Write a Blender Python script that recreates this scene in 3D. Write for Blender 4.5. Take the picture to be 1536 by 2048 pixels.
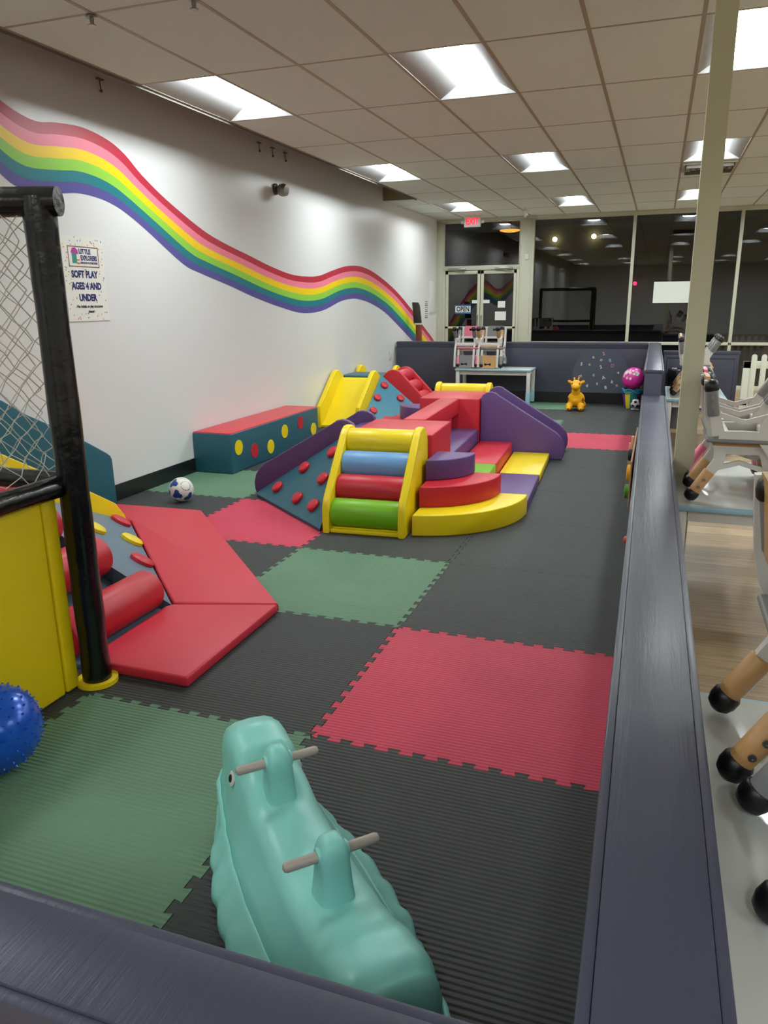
import bpy, bmesh, math, random
from math import sin, cos, pi, radians, sqrt, atan2
from mathutils import Vector, Matrix, Euler
random.seed(7)
for o in list(bpy.data.objects): bpy.data.objects.remove(o)
S = bpy.context.scene
C = S.collection

# ------------------------------------------------------------------ camera
CAM_YAW, CAM_PITCH, CAM_ROLL, CAM_F, CAM_H = 0.34208, 0.27056, -0.01203, 1510.585, 1.55
def cam_axes():
    cy, sy = cos(CAM_YAW), sin(CAM_YAW)
    f = Vector((-sy * cos(CAM_PITCH), cy * cos(CAM_PITCH), -sin(CAM_PITCH)))
    r = Vector((cy, sy, 0)); u = r.cross(f)
    return r * cos(CAM_ROLL) + u * sin(CAM_ROLL), u * cos(CAM_ROLL) - r * sin(CAM_ROLL), f
_r, _u, _f = cam_axes()
cd = bpy.data.cameras.new('camera'); cam = bpy.data.objects.new('camera', cd); C.objects.link(cam)
cd.sensor_fit = 'HORIZONTAL'; cd.sensor_width = 36.0; cd.lens = CAM_F / 1536 * 36.0
cd.clip_start = 0.02; cd.clip_end = 200
m = Matrix((_r, _u, -_f)).transposed().to_4x4(); m.translation = (0, 0, CAM_H)
cam.matrix_world = m
S.camera = cam
# ------------------------------------------------------------------ view, world, light levels
S.view_settings.view_transform = 'Standard'; S.view_settings.look = 'None'
S.view_settings.exposure = 0.0; S.view_settings.gamma = 1.0
S.view_settings.use_curve_mapping = False
LENS_STRENGTH = 42.0          # brightness of the ceiling light lenses
w = bpy.data.worlds.new('night'); S.world = w; w.use_nodes = True
w.node_tree.nodes['Background'].inputs[0].default_value = (0.004, 0.005, 0.007, 1)
w.node_tree.nodes['Background'].inputs[1].default_value = 0.5

# ------------------------------------------------------------------ materials
def srgb(c):
    return tuple(((v / 255) / 12.92 if v / 255 <= 0.04045 else ((v / 255 + 0.055) / 1.055) ** 2.4) for v in c) + (1,)
MATS = {}
def mat(name, rgb, rough=0.5, metal=0.0, bump=0.0, bscale=30.0, vary=0.0, vscale=4.0, spec=0.5, coat=0.0, emit=None, estr=0.0):
    """rgb = base colour (8 bit sRGB)"""
    if name in MATS: return MATS[name]
    m = bpy.data.materials.new(name); m.use_nodes = True; nt = m.node_tree; n = nt.nodes; b = n['Principled BSDF']
    c = srgb(rgb)
    b.inputs['Base Color'].default_value = c; b.inputs['Roughness'].default_value = rough
    b.inputs['Metallic'].default_value = metal; b.inputs['Specular IOR Level'].default_value = spec
    b.inputs['Coat Weight'].default_value = coat
    if emit:
        b.inputs['Emission Color'].default_value = srgb(emit); b.inputs['Emission Strength'].default_value = estr
    tc = n.new('ShaderNodeTexCoord')
    if vary:
        t = n.new('ShaderNodeTexNoise'); t.inputs['Scale'].default_value = vscale; t.inputs['Detail'].default_value = 6
        nt.links.new(tc.outputs['Object'], t.inputs['Vector'])
        mx = n.new('ShaderNodeMix'); mx.data_type = 'RGBA'
        mx.inputs[6].default_value = tuple(v * (1 - vary) for v in c[:3]) + (1,)
        mx.inputs[7].default_value = tuple(min(1, v * (1 + vary)) for v in c[:3]) + (1,)
        nt.links.new(t.outputs['Fac'], mx.inputs[0]); nt.links.new(mx.outputs[2], b.inputs['Base Color'])
    if bump:
        t2 = n.new('ShaderNodeTexNoise'); t2.inputs['Scale'].default_value = bscale; t2.inputs['Detail'].default_value = 4
        nt.links.new(tc.outputs['Object'], t2.inputs['Vector'])
        bp = n.new('ShaderNodeBump'); bp.inputs['Strength'].default_value = bump; bp.inputs['Distance'].default_value = 0.01
        nt.links.new(t2.outputs['Fac'], bp.inputs['Height']); nt.links.new(bp.outputs[0], b.inputs['Normal'])
    MATS[name] = m
    return m

def foam_mat(name, rgb):
    """ribbed EVA foam: ribs run along world x"""
    m = mat(name, rgb, rough=0.62, spec=0.35, vary=0.16, vscale=2.5)
    nt = m.node_tree; n = nt.nodes; b = n['Principled BSDF']
    g = n.new('ShaderNodeNewGeometry'); sp = n.new('ShaderNodeSeparateXYZ'); nt.links.new(g.outputs['Position'], sp.inputs[0])
    mu = n.new('ShaderNodeMath'); mu.operation = 'MULTIPLY'; mu.inputs[1].default_value = 2 * pi / 0.0185
    nt.links.new(sp.outputs['Y'], mu.inputs[0])
    si = n.new('ShaderNodeMath'); si.operation = 'SINE'; nt.links.new(mu.outputs[0], si.inputs[0])
    bp = n.new('ShaderNodeBump'); bp.inputs['Strength'].default_value = 0.62; bp.inputs['Distance'].default_value = 0.0026
    nt.links.new(si.outputs[0], bp.inputs['Height'])
    # fine scratches and scuffs
    mp = n.new('ShaderNodeMapping'); mp.inputs['Scale'].default_value = (3, 14, 1); mp.inputs['Rotation'].default_value = (0, 0, 0.6)
    nt.links.new(g.outputs['Position'], mp.inputs[0])
    t = n.new('ShaderNodeTexNoise'); t.inputs['Scale'].default_value = 5; t.inputs['Detail'].default_value = 10; t.inputs['Roughness'].default_value = 0.7
    nt.links.new(mp.outputs[0], t.inputs['Vector'])
    bp2 = n.new('ShaderNodeBump'); bp2.inputs['Strength'].default_value = 0.25; bp2.inputs['Distance'].default_value = 0.004
    nt.links.new(t.outputs['Fac'], bp2.inputs['Height']); nt.links.new(bp.outputs[0], bp2.inputs['Normal'])
    nt.links.new(bp2.outputs[0], b.inputs['Normal'])
    rr = n.new('ShaderNodeMapRange'); rr.inputs[3].default_value = 0.42; rr.inputs[4].default_value = 0.75
    nt.links.new(t.outputs['Fac'], rr.inputs[0]); nt.links.new(rr.outputs[0], b.inputs['Roughness'])
    return m

def wood_floor():
    m = mat('wood_plank_floor', (170, 150, 122), rough=0.42, spec=0.4)
    nt = m.node_tree; n = nt.nodes; b = n['Principled BSDF']
    g = n.new('ShaderNodeNewGeometry')
    br = n.new('ShaderNodeTexBrick'); br.offset = 0.37; br.inputs['Scale'].default_value = 1.0
    br.inputs['Brick Width'].default_value = 1.2; br.inputs['Row Height'].default_value = 0.17; br.inputs['Mortar Size'].default_value = 0.0015
    br.inputs['Color1'].default_value = srgb((186, 160, 126)); br.inputs['Color2'].default_value = srgb((154, 130, 100)); br.inputs['Mortar'].default_value = srgb((105, 90, 72))
    nt.links.new(g.outputs['Position'], br.inputs['Vector'])
    mp = n.new('ShaderNodeMapping'); mp.inputs['Scale'].default_value = (1.6, 22, 1); nt.links.new(g.outputs['Position'], mp.inputs[0])
    t = n.new('ShaderNodeTexNoise'); t.inputs['Scale'].default_value = 2.2; t.inputs['Detail'].default_value = 8; t.inputs['Roughness'].default_value = 0.65
    nt.links.new(mp.outputs[0], t.inputs['Vector'])
    cr = n.new('ShaderNodeValToRGB'); cr.color_ramp.elements[0].position = 0.3; cr.color_ramp.elements[0].color = (0.55, 0.52, 0.48, 1)
    cr.color_ramp.elements[1].position = 0.72; cr.color_ramp.elements[1].color = (1.1, 1.08, 1.05, 1)
    nt.links.new(t.outputs['Fac'], cr.inputs[0])
    mx = n.new('ShaderNodeMix'); mx.data_type = 'RGBA'; mx.blend_type = 'MULTIPLY'; mx.inputs[0].default_value = 1
    nt.links.new(br.outputs['Color'], mx.inputs[6]); nt.links.new(cr.outputs[0], mx.inputs[7]); nt.links.new(mx.outputs[2], b.inputs['Base Color'])
    return m

def glass_mat():
    m = bpy.data.materials.new('window_glass'); m.use_nodes = True; nt = m.node_tree; n = nt.nodes; n.clear()
    out = n.new('ShaderNodeOutputMaterial'); tr = n.new('ShaderNodeBsdfTransparent'); tr.inputs[0].default_value = (0.75, 0.8, 0.8, 1)
    gl = n.new('ShaderNodeBsdfGlossy'); gl.inputs['Roughness'].default_value = 0.012; gl.inputs[0].default_value = (1, 1, 1, 1)
    fr = n.new('ShaderNodeFresnel'); fr.inputs['IOR'].default_value = 1.52
    mul = n.new('ShaderNodeMath'); mul.operation = 'MULTIPLY'; mul.inputs[1].default_value = 2.1
    nt.links.new(fr.outputs[0], mul.inputs[0])
    mx = n.new('ShaderNodeMixShader'); nt.links.new(mul.outputs[0], mx.inputs[0]); nt.links.new(tr.outputs[0], mx.inputs[1]); nt.links.new(gl.outputs[0], mx.inputs[2])
    nt.links.new(mx.outputs[0], out.inputs[0])
    return m

def wall_mat():
    m = mat('white_wall_paint', (222, 222, 220), rough=0.33, spec=0.45, bump=0.12, bscale=9)
    return m

def divider_mat():
    m = mat('purple_grey_paint', (66, 67, 84), rough=0.3, spec=0.5)
    nt = m.node_tree; n = nt.nodes; b = n['Principled BSDF']
    tc = n.new('ShaderNodeTexCoord')
    mp = n.new('ShaderNodeMapping'); mp.inputs['Scale'].default_value = (26, 1.6, 10); nt.links.new(tc.outputs['Object'], mp.inputs[0])
    t = n.new('ShaderNodeTexNoise'); t.inputs['Scale'].default_value = 3; t.inputs['Detail'].default_value = 9; t.inputs['Roughness'].default_value = 0.62
    nt.links.new(mp.outputs[0], t.inputs['Vector'])
    bp = n.new('ShaderNodeBump'); bp.inputs['Strength'].default_value = 0.38; bp.inputs['Distance'].default_value = 0.004
    nt.links.new(t.outputs['Fac'], bp.inputs['Height']); nt.links.new(bp.outputs[0], b.inputs['Normal'])
    t2 = n.new('ShaderNodeTexNoise'); t2.inputs['Scale'].default_value = 2.3; t2.inputs['Detail'].default_value = 6
    nt.links.new(tc.outputs['Object'], t2.inputs['Vector'])
    rr = n.new('ShaderNodeMapRange'); rr.inputs[1].default_value = 0.0; rr.inputs[2].default_value = 1.0; rr.inputs[3].default_value = 0.22; rr.inputs[4].default_value = 0.44
    nt.links.new(t2.outputs['Fac'], rr.inputs[0]); nt.links.new(rr.outputs[0], b.inputs['Roughness'])
    return m

def ceiling_tile_mat():
    m = mat('ceiling_tile', (218, 224, 217), rough=0.95, spec=0.1, bump=0.5, bscale=160, vary=0.13, vscale=150)
    return m

M = dict(
    wall=wall_mat(), divider=divider_mat(), tile=ceiling_tile_mat(), floor=wood_floor(), glass=glass_mat(),
    grid=mat('ceiling_grid_metal', (160, 148, 128), 0.5), frame=mat('window_frame_paint', (190, 190, 170), 0.4),
    column=mat('column_paint', (208, 208, 178), 0.55), base=mat('black_rubber_baseboard', (22, 23, 24), 0.35),
    deck=mat('upper_deck_grey', (110, 106, 100), 0.8),
    housing=mat('light_housing_grey', (176, 178, 178), 0.5), shell=mat('white_shell_plastic', (222, 224, 220), .4),
    black_foam=foam_mat('black_foam', (58, 61, 60)), green_foam=foam_mat('green_foam', (98, 134, 106)), red_foam=foam_mat('red_foam', (204, 64, 88)),
    yellow=mat('yellow_vinyl', (236, 208, 16), 0.38, bump=0.12, bscale=14, spec=0.45), red=mat('red_vinyl', (192, 32, 48), 0.42, bump=0.1, bscale=14, spec=0.45),
    teal=mat('teal_vinyl', (38, 92, 108), 0.42, bump=0.14, bscale=12, spec=0.45), purple=mat('purple_vinyl', (98, 70, 122), 0.42, bump=0.1, bscale=12, spec=0.4),
    dkpurple=mat('dark_purple_vinyl', (84, 56, 104), 0.42, bump=0.1, bscale=12), green=mat('lime_vinyl', (116, 176, 24), 0.4, bump=0.1, bscale=12, spec=0.4),
    blue=mat('sky_blue_vinyl', (110, 158, 206), 0.4, bump=0.1, bscale=12, spec=0.4), slate=mat('slate_blue_vinyl', (92, 118, 136), 0.4, bump=0.1, bscale=10),
    padblack=mat('black_padding', (7, 7, 8), 0.24, bump=0.7, bscale=11, spec=0.6), net=mat('white_net_cord', (205, 200, 190), 0.8),
    aqua=mat('aqua_plastic', (136, 208, 198), 0.36, spec=0.45, bump=0.04, bscale=8, vary=0.05, vscale=5), handle=mat('grey_taupe_plastic', (168, 158, 148), 0.35),
    white=mat('white_plastic', (215, 212, 206), 0.38), tan=mat('tan_plastic', (196, 150, 96), 0.42), grey=mat('grey_plastic', (128, 128, 130), 0.4),
    dgrey=mat('dark_grey_plastic', (74, 76, 80), 0.4), rubber=mat('black_rubber', (14, 14, 15), 0.38, spec=0.5), pink=mat('pink_plastic', (232, 120, 148), 0.4),
    tabletop=mat('white_table_laminate', (214, 216, 210), 0.16, spec=0.5), tableedge=mat('pale_blue_table_edge', (150, 186, 204), 0.35), legblue=mat('pale_blue_leg', (146, 190, 200), 0.4),
    black=mat('black_matte', (10, 10, 10), 0.6), outdoor=mat('dark_asphalt', (40, 42, 44), 0.9), paper=mat('white_paper', (220, 224, 216), 0.7),
    navy=mat('navy_ink', (34, 40, 96), 0.6), ink=mat('black_ink', (24, 24, 28), 0.6), brownline=mat('brown_ink', (140, 90, 74), 0.6),
    metal=mat('brushed_metal', (150, 148, 142), 0.35, metal=0.9), wood=mat('light_wood', (206, 164, 130), 0.5), redwood=mat('red_brown_wood', (132, 54, 30), 0.4),
    fence=mat('white_fence_paint', (222, 224, 208), 0.45),
)
# ------------------------------------------------------------------ mesh helper
class MB:
    def __init__(s): s.bm = bmesh.new(); s.mi = 0
    def _set(s, faces):
        for f in faces: f.material_index = s.mi
    def quad(s, pts):
        f = s.bm.faces.new([s.bm.verts.new(p) for p in pts]); s._set([f]); return f
    def box(s, x0, x1, y0, y1, z0, z1, bev=0.0, seg=2, mtx=None):
        vs = [s.bm.verts.new((x, y, z)) for x in (x0, x1) for y in (y0, y1) for z in (z0, z1)]
        idx = [(0, 1, 3, 2), (4, 6, 7, 5), (0, 4, 5, 1), (2, 3, 7, 6), (0, 2, 6, 4), (1, 5, 7, 3)]
        fs = [s.bm.faces.new([vs[i] for i in q]) for q in idx]; s._set(fs)
        return s._fin(vs, fs, bev, seg, mtx)
    def _fin(s, vs, fs, bev, seg, mtx):
        if bev > 0:
            es = list({e for f in fs for e in f.edges})
            r = bmesh.ops.bevel(s.bm, geom=es, offset=bev, segments=seg, profile=0.5, affect='EDGES', clamp_overlap=True)
            s._set(r['faces']); vs = list({v for f in r['faces'] for v in f.verts} | {v for v in vs if v.is_valid})
        if mtx is not None: bmesh.ops.transform(s.bm, matrix=mtx, verts=vs)
        return vs
    def prism(s, pts, axis, a0, a1, bev=0.0, seg=2, mtx=None):
        """pts 2D outline; axis 'x': pts=(y,z); 'y': pts=(x,z); 'z': pts=(x,y)"""
        def P(p, a): return {'x': (a, p[0], p[1]), 'y': (p[0], a, p[1]), 'z': (p[0], p[1], a)}[axis]
        A = [s.bm.verts.new(P(p, a0)) for p in pts]; B = [s.bm.verts.new(P(p, a1)) for p in pts]; n = len(pts)
        fa = s.bm.faces.new(A); fb = s.bm.faces.new(B[::-1])
        fs = [s.bm.faces.new((A[i], B[i], B[(i + 1) % n], A[(i + 1) % n])) for i in range(n)] + [fa, fb]
        s._set(fs)
        bmesh.ops.recalc_face_normals(s.bm, faces=fs)
        if bev > 0:
            es = list(set(fa.edges) | set(fb.edges))
            r = bmesh.ops.bevel(s.bm, geom=es, offset=bev, segments=seg, profile=0.5, affect='EDGES', clamp_overlap=True)
            s._set(r['faces'])
            vs = list({v for f in s.bm.faces if f.is_valid for v in f.verts}) if mtx is not None else []
        else: vs = A + B
        if mtx is not None: bmesh.ops.transform(s.bm, matrix=mtx, verts=vs)
    def cyl(s, p0, p1, r0, r1=None, seg=20, bev=0.0, caps=True):
        r1 = r0 if r1 is None else r1
        p0, p1 = Vector(p0), Vector(p1); d = (p1 - p0); L = d.length; d.normalize()
        prof = [(0, r0), (L, r1)]
        if bev: prof = [(0, r0 - bev), (bev * .3, r0 - bev * .3), (bev, r0), (L - bev, r1), (L - bev * .3, r1 - bev * .3), (L, r1 - bev)]
        s.lathe(prof, p0, d, seg, caps)
    def lathe(s, prof, org=(0, 0, 0), axis=(0, 0, 1), seg=24, caps=True):
        """prof: (height, radius)"""
        org = Vector(org); d = Vector(axis).normalized(); q = d.to_track_quat('Z', 'Y')
        rings = []
        for h, r in prof:
            if r < 1e-6: rings.append([s.bm.verts.new(org + d * h)])
            else: rings.append([s.bm.verts.new(org + q @ Vector((r * cos(2 * pi * k / seg), r * sin(2 * pi * k / seg), h))) for k in range(seg)])
        for a, b in zip(rings, rings[1:]):
            for k in range(seg):
                k2 = (k + 1) % seg
                if len(a) == 1: f = s.bm.faces.new((a[0], b[k2], b[k]))
                elif len(b) == 1: f = s.bm.faces.new((a[k], a[k2], b[0]))
                else: f = s.bm.faces.new((a[k], a[k2], b[k2], b[k]))
                s._set([f])
        if caps:
            if len(rings[0]) > 1: s._set([s.bm.faces.new(rings[0][::-1])])
            if len(rings[-1]) > 1: s._set([s.bm.faces.new(rings[-1])])
    def tube(s, pts, r, seg=8, caps=True):
        pts = [Vector(p) for p in pts]; rs = r if isinstance(r, (list, tuple)) else [r] * len(pts); rings = []
        up = Vector((0.123, 0.05, 1)).normalized()
        for i, p in enumerate(pts):
            d = (pts[min(i + 1, len(pts) - 1)] - pts[max(i - 1, 0)]).normalized()
            a = d.cross(up)
            if a.length < 0.05: a = d.cross(Vector((1, 0, 0)))
            a.normalize(); b = d.cross(a)
            rings.append([s.bm.verts.new(p + (a * cos(2 * pi * k / seg) + b * sin(2 * pi * k / seg)) * rs[i]) for k in range(seg)])
        for a, b in zip(rings, rings[1:]):
            s._set([s.bm.faces.new((a[k], a[(k + 1) % seg], b[(k + 1) % seg], b[k])) for k in range(seg)])
        if caps: s._set([s.bm.faces.new(rings[0][::-1]), s.bm.faces.new(rings[-1])])
    def sphere(s, c, r, u=24, v=14, scale=(1, 1, 1), rot=None):
        mt = Matrix.Translation(c) @ (rot.to_matrix().to_4x4() if rot else Matrix.Identity(4)) @ Matrix.Diagonal((r * scale[0], r * scale[1], r * scale[2], 1))
        g = bmesh.ops.create_uvsphere(s.bm, u_segments=u, v_segments=v, radius=1, matrix=mt)
        s._set({f for vv in g['verts'] for f in vv.link_faces})
    def build(s, name, mats, parent=None, smooth=35):
        bmesh.ops.recalc_face_normals(s.bm, faces=s.bm.faces)
        me = bpy.data.meshes.new(name); s.bm.to_mesh(me); s.bm.free()
        for mm in (mats if isinstance(mats, (list, tuple)) else [mats]): me.materials.append(mm)
        if smooth:
            me.polygons.foreach_set('use_smooth', [True] * len(me.polygons))
            me.set_sharp_from_angle(angle=radians(smooth))
        o = bpy.data.objects.new(name, me); C.objects.link(o)
        if parent: o.parent = parent
        return o

def tag(o, label=None, cat=None, group=None, kind=None):
    if label: o['label'] = label
    if cat: o['category'] = cat
    if group: o['group'] = group
    if kind: o['kind'] = kind
    return o
def thing(name, label, cat, loc=(0, 0, 0), rz=0.0, group=None):
    o = bpy.data.objects.new(name, None); C.objects.link(o); o.empty_display_size = 0.05
    o.location = loc; o.rotation_euler = (0, 0, rz)
    return tag(o, label, cat, group)
def struct(mb, name, mats, parent=None, smooth=35):
    o = mb.build(name, mats, parent, smooth)
    if not parent: o['kind'] = 'structure'
    return o
def copy_tree(o, parent=None):
    c = o.copy(); C.objects.link(c)
    if parent: c.parent = parent
    for ch in list(o.children): copy_tree(ch, c)
    return c
def text_mesh(body, size, material, name, parent, mtx, extrude=0.0006, align='CENTER', bold=0.0, sx=1.0):
    cu = bpy.data.curves.new('tmp_text', 'FONT'); cu.body = body; cu.size = size; cu.extrude = extrude; cu.align_x = align; cu.align_y = 'CENTER'; cu.offset = bold; cu.resolution_u = 3
    to = bpy.data.objects.new('tmp_text', cu); C.objects.link(to)
    dg = bpy.context.evaluated_depsgraph_get(); me = bpy.data.meshes.new_from_object(to.evaluated_get(dg))
    bpy.data.objects.remove(to); bpy.data.curves.remove(cu)
    me.transform(mtx @ Matrix.Diagonal((sx, 1, 1, 1))); me.materials.clear(); me.materials.append(material)
    o = bpy.data.objects.new(name, me); C.objects.link(o)
    if parent: o.parent = parent
    return o
def arc(cx, cy, r, a0, a1, n):
    return [(cx + r * cos(radians(a0 + (a1 - a0) * k / n)), cy + r * sin(radians(a0 + (a1 - a0) * k / n))) for k in range(n + 1)]

# ================================================================== THE SETTING
XL, YW, ZC = -4.10, 14.75, 3.04          # left wall, window wall, ceiling
FZ = -0.012                              # wood floor; the foam mats top out at z=0
CX0, CY0, TX, TY = -3.5558, 3.782, 0.61, 1.22   # ceiling grid
XR, YB = 7.42, -8.5
b = MB(); b.box(XL - .3, XR + .3, YB - .2, YW + .1, -0.25, FZ); struct(b, 'floor', M['floor'])
b = MB(); b.box(XL - .2, XL, YB - .2, YW + .2, -0.25, 3.75); wall_left = struct(b, 'wall_left', M['wall'])
b = MB(); b.box(XR, XR + .2, YB - .2, YW + .2, -0.25, 3.75); struct(b, 'wall_right', M['wall'])
b = MB(); b.box(XL, XR, YB - .2, YB, -0.25, 3.75); struct(b, 'wall_rear', M['wall'])
b = MB(); b.box(XL + .001, XL + .014, YB, YW - .1, FZ, 0.135, bev=.004); struct(b, 'baseboard_left', M['base'])
# concrete deck above the open strip between ceiling and wall
b = MB(); b.box(XL, CX0 - .005, YB, 11.66, 3.62, 3.7); struct(b, 'trim_1', M['deck'])
b = MB(); b.box(XL + .002, CX0, 11.64, 11.665, ZC, 3.62); struct(b, 'trim_2', mat('soffit_board', (150, 140, 110), .8))
# ceiling tiles with openings for the light panels
LIGHTS = [(i, j) for i in (0, 3, 6, 9, 12, 15) for j in (-8, -5, -2, 1, 4, 7) if (i, j) not in ((3, -2), (6, -2), (9, -2))]
b = MB()
for i in range(0, 18):
    for j in range(-10, 9):
        if (i, j) in LIGHTS: continue
        x0, y0 = CX0 + i * TX, CY0 + j * TY; y1 = min(y0 + TY, YW)
        b.quad([(x0, y0, ZC), (x0, y1, ZC), (x0 + TX, y1, ZC), (x0 + TX, y0, ZC)])
b.quad([(XL, 11.65, ZC), (XL, YW, ZC), (CX0, YW, ZC), (CX0, 11.65, ZC)])
ceiling = struct(b, 'ceiling', M['tile'], smooth=0)
b = MB()
for i in range(0, 19):
    x = CX0 + i * TX; b.box(x - .012, x + .012, YB, YW - .02, ZC - .0022, ZC + .001)
for j in range(-10, 10):
    y = CY0 + j * TY
    if y < YW: b.box(CX0 if y < 11.7 else XL, XR, y - .010, y + .010, ZC - .0016, ZC + .001)
b.box(CX0 - .012, CX0 + .006, YB, 11.66, ZC - .0035, ZC + .03)
struct(b, 'grid_bars', M['grid'], ceiling, smooth=0)
b = MB(); b.box(CX0 - .014, CX0 - .010, YB, 11.64, ZC - .02, 3.64); struct(b, 'trim_3', M['deck'])

# rainbow painted on the left wall: (y, z) points of its middle line, six equal stripes
RB = [((4.115,2.898),(3.962,2.488)),((4.26,2.831),(4.147,2.401)),((4.417,2.782),(4.271,2.333)),((4.569,2.766),(4.41,2.307)),((4.748,2.794),(4.68,2.323)),((5.019,2.813),(4.861,2.348)),((5.289,2.777),(5.021,2.349)),((5.486,2.702),(5.198,2.33)),((5.677,2.582),(5.393,2.278)),((5.999,2.427),(5.671,2.157)),((6.497,2.239),(6.166,1.911)),((6.855,2.144),(6.442,1.837)),((7.417,2.037),(6.954,1.733)),((7.879,1.949),(7.476,1.618)),((8.384,1.879),(8.051,1.514)),((8.854,1.868),(8.642,1.438)),((9.2,1.89),(9.243,1.46)),((9.608,1.964),(9.837,1.57)),((10.138,2.04),(10.202,1.603)),((10.715,2.048),(10.491,1.603)),((11.348,1.955),(11.001,1.545)),((12.179,1.745),(11.675,1.397)),((12.99,1.461),(12.429,1.141)),((13.753,1.142),(13.133,0.885)),((14.6,0.789),(13.756,0.645)),((14.70,0.60),(14.2,0.40))]
RB = [((3.3,3.42),(3.05,3.0)),((3.7,3.18),(3.45,2.75)),((3.95,3.02),(3.72,2.6))] + RB
def catmull(p, n):
    out = []
    for i in range(len(p) - 1):
        a, b_, c, d = p[max(i - 1, 0)], p[i], p[i + 1], p[min(i + 2, len(p) - 1)]
        for k in range(n):
            t = k / n
            out.append(tuple(0.5 * ((2 * b_[q]) + (-a[q] + c[q]) * t + (2 * a[q] - 5 * b_[q] + 4 * c[q] - d[q]) * t * t + (-a[q] + 3 * b_[q] - 3 * c[q] + d[q]) * t ** 3) for q in range(len(b_))))
    out.append(p[-1]); return out
tops, bots = catmull([a for a, _ in RB], 5), catmull([c for _, c in RB], 5)
for k, (nm, col) in enumerate([('red', (190, 44, 66)), ('pink', (240, 128, 148)), ('yellow', (246, 208, 10)), ('green', (146, 206, 68)), ('teal', (30, 122, 132)), ('purple', (88, 82, 150))]):
    b = MB(); vs = []
    for (t0, t1) in zip(tops, bots):
        lo, hi = k / 6, (k + 1) / 6
        vs.append([b.bm.verts.new((XL + .0015, t0[0] + (t1[0] - t0[0]) * q, t0[1] + (t1[1] - t0[1]) * q)) for q in (lo, hi)])
    for p, q in zip(vs, vs[1:]): b.bm.faces.new((p[0], p[1], q[1], q[0]))
    o = b.build('painted_stripe', mat('wall_paint_' + nm, col, .4, spec=.4), wall_left, smooth=0); o['label'] = nm + ' painted rainbow stripe'

# ------------------------------------------------------------------ window wall
def frame_bar(b, x0, x1, z0, z1, y0=YW - .05, y1=YW + .05, bev=.004): b.box(x0, x1, y0, y1, z0, z1, bev=bev)
b = MB(); frame_bar(b, XL, XR, 2.965, ZC + .01, YW - .03, YW + .06); frame_bar(b, XL, XR, 2.99, ZC + .002, YW - .06, YW - .03)
struct(b, 'trim_4', M['frame'])
b = MB(); frame_bar(b, XL, -3.99, FZ, 2.97); struct(b, 'trim_5', M['frame'])
b = MB(); frame_bar(b, -2.50, -2.27, FZ, 2.97, YW - .07); frame_bar(b, -2.29, -2.255, FZ, 2.97, YW - .085); struct(b, 'trim_6', M['frame'])
def glass_pane(x0, x1, z0, z1, parent):
    g = MB(); g.quad([(x0, YW, z0), (x1, YW, z0), (x1, YW, z1), (x0, YW, z1)]); return g.build('pane', M['glass'], parent, smooth=0)
# transom window over the doors
b = MB(); frame_bar(b, -3.99, -2.50, 2.12, 2.20); frame_bar(b, -3.99, -3.955, 2.20, 2.965); frame_bar(b, -2.53, -2.50, 2.20, 2.965)
w1 = struct(b, 'window_1', M['frame']); glass_pane(-3.96, -2.52, 2.19, 2.975, w1)
edges = [-2.255, -0.525, 1.195, 2.93, 4.67, XR]
for k in range(5):
    b = MB(); x0, x1 = edges[k], edges[k + 1]
    frame_bar(b, x1 - .027, x1 + .027, FZ, 2.97); frame_bar(b, x0, x1, .76, .81); frame_bar(b, x0, x1, FZ, .06)
    wn = struct(b, 'window_%d' % (k + 2), M['frame']); glass_pane(x0 + .01, x1 - .02, .80, 2.975, wn); glass_pane(x0 + .01, x1 - .02, .05, .77, wn)
# double door
b = MB(); frame_bar(b, -3.99, -3.935, FZ, 2.12); frame_bar(b, -2.555, -2.50, FZ, 2.12); struct(b, 'trim_7', M['frame'])
def door(n, x0, x1, hx):
    b = MB(); y0, y1 = YW - .03, YW + .02
    for q in ((x0, x0 + .055, FZ + .01, 2.11), (x1 - .055, x1, FZ + .01, 2.11), (x0, x1, 2.05, 2.11), (x0, x1, 1.045, 1.085), (x0, x1, FZ + .01, .2)):
        b.box(q[0], q[1], y0, y1, q[2], q[3], bev=.003)
    d = struct(b, 'door_%d' % n, M['frame']); glass_pane(x0 + .05, x1 - .05, 1.07, 2.06, d); glass_pane(x0 + .05, x1 - .05, .19, 1.05, d)
    b = MB(); b.box(hx - .02, hx + .32, y0 - .05, y0, 2.115, 2.165, bev=.006); b.cyl((hx + .05, y0 - .03, 2.13), (hx + .3, y0 - .05, 2.09), .008)
    b.build('door_closer', M['metal'], d)
    b = MB(); hz = x1 - .03 if n == 1 else x0 + .03
    b.tube([(hz, y0, 1.0), (hz, y0 - .05, 1.02), (hz, y0 - .05, 1.28), (hz, y0, 1.3)], .009); b.build('door_handle', M['metal'], d)
door(1, -3.93, -3.25, -3.85); door(2, -3.24, -2.56, -2.95)
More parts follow.
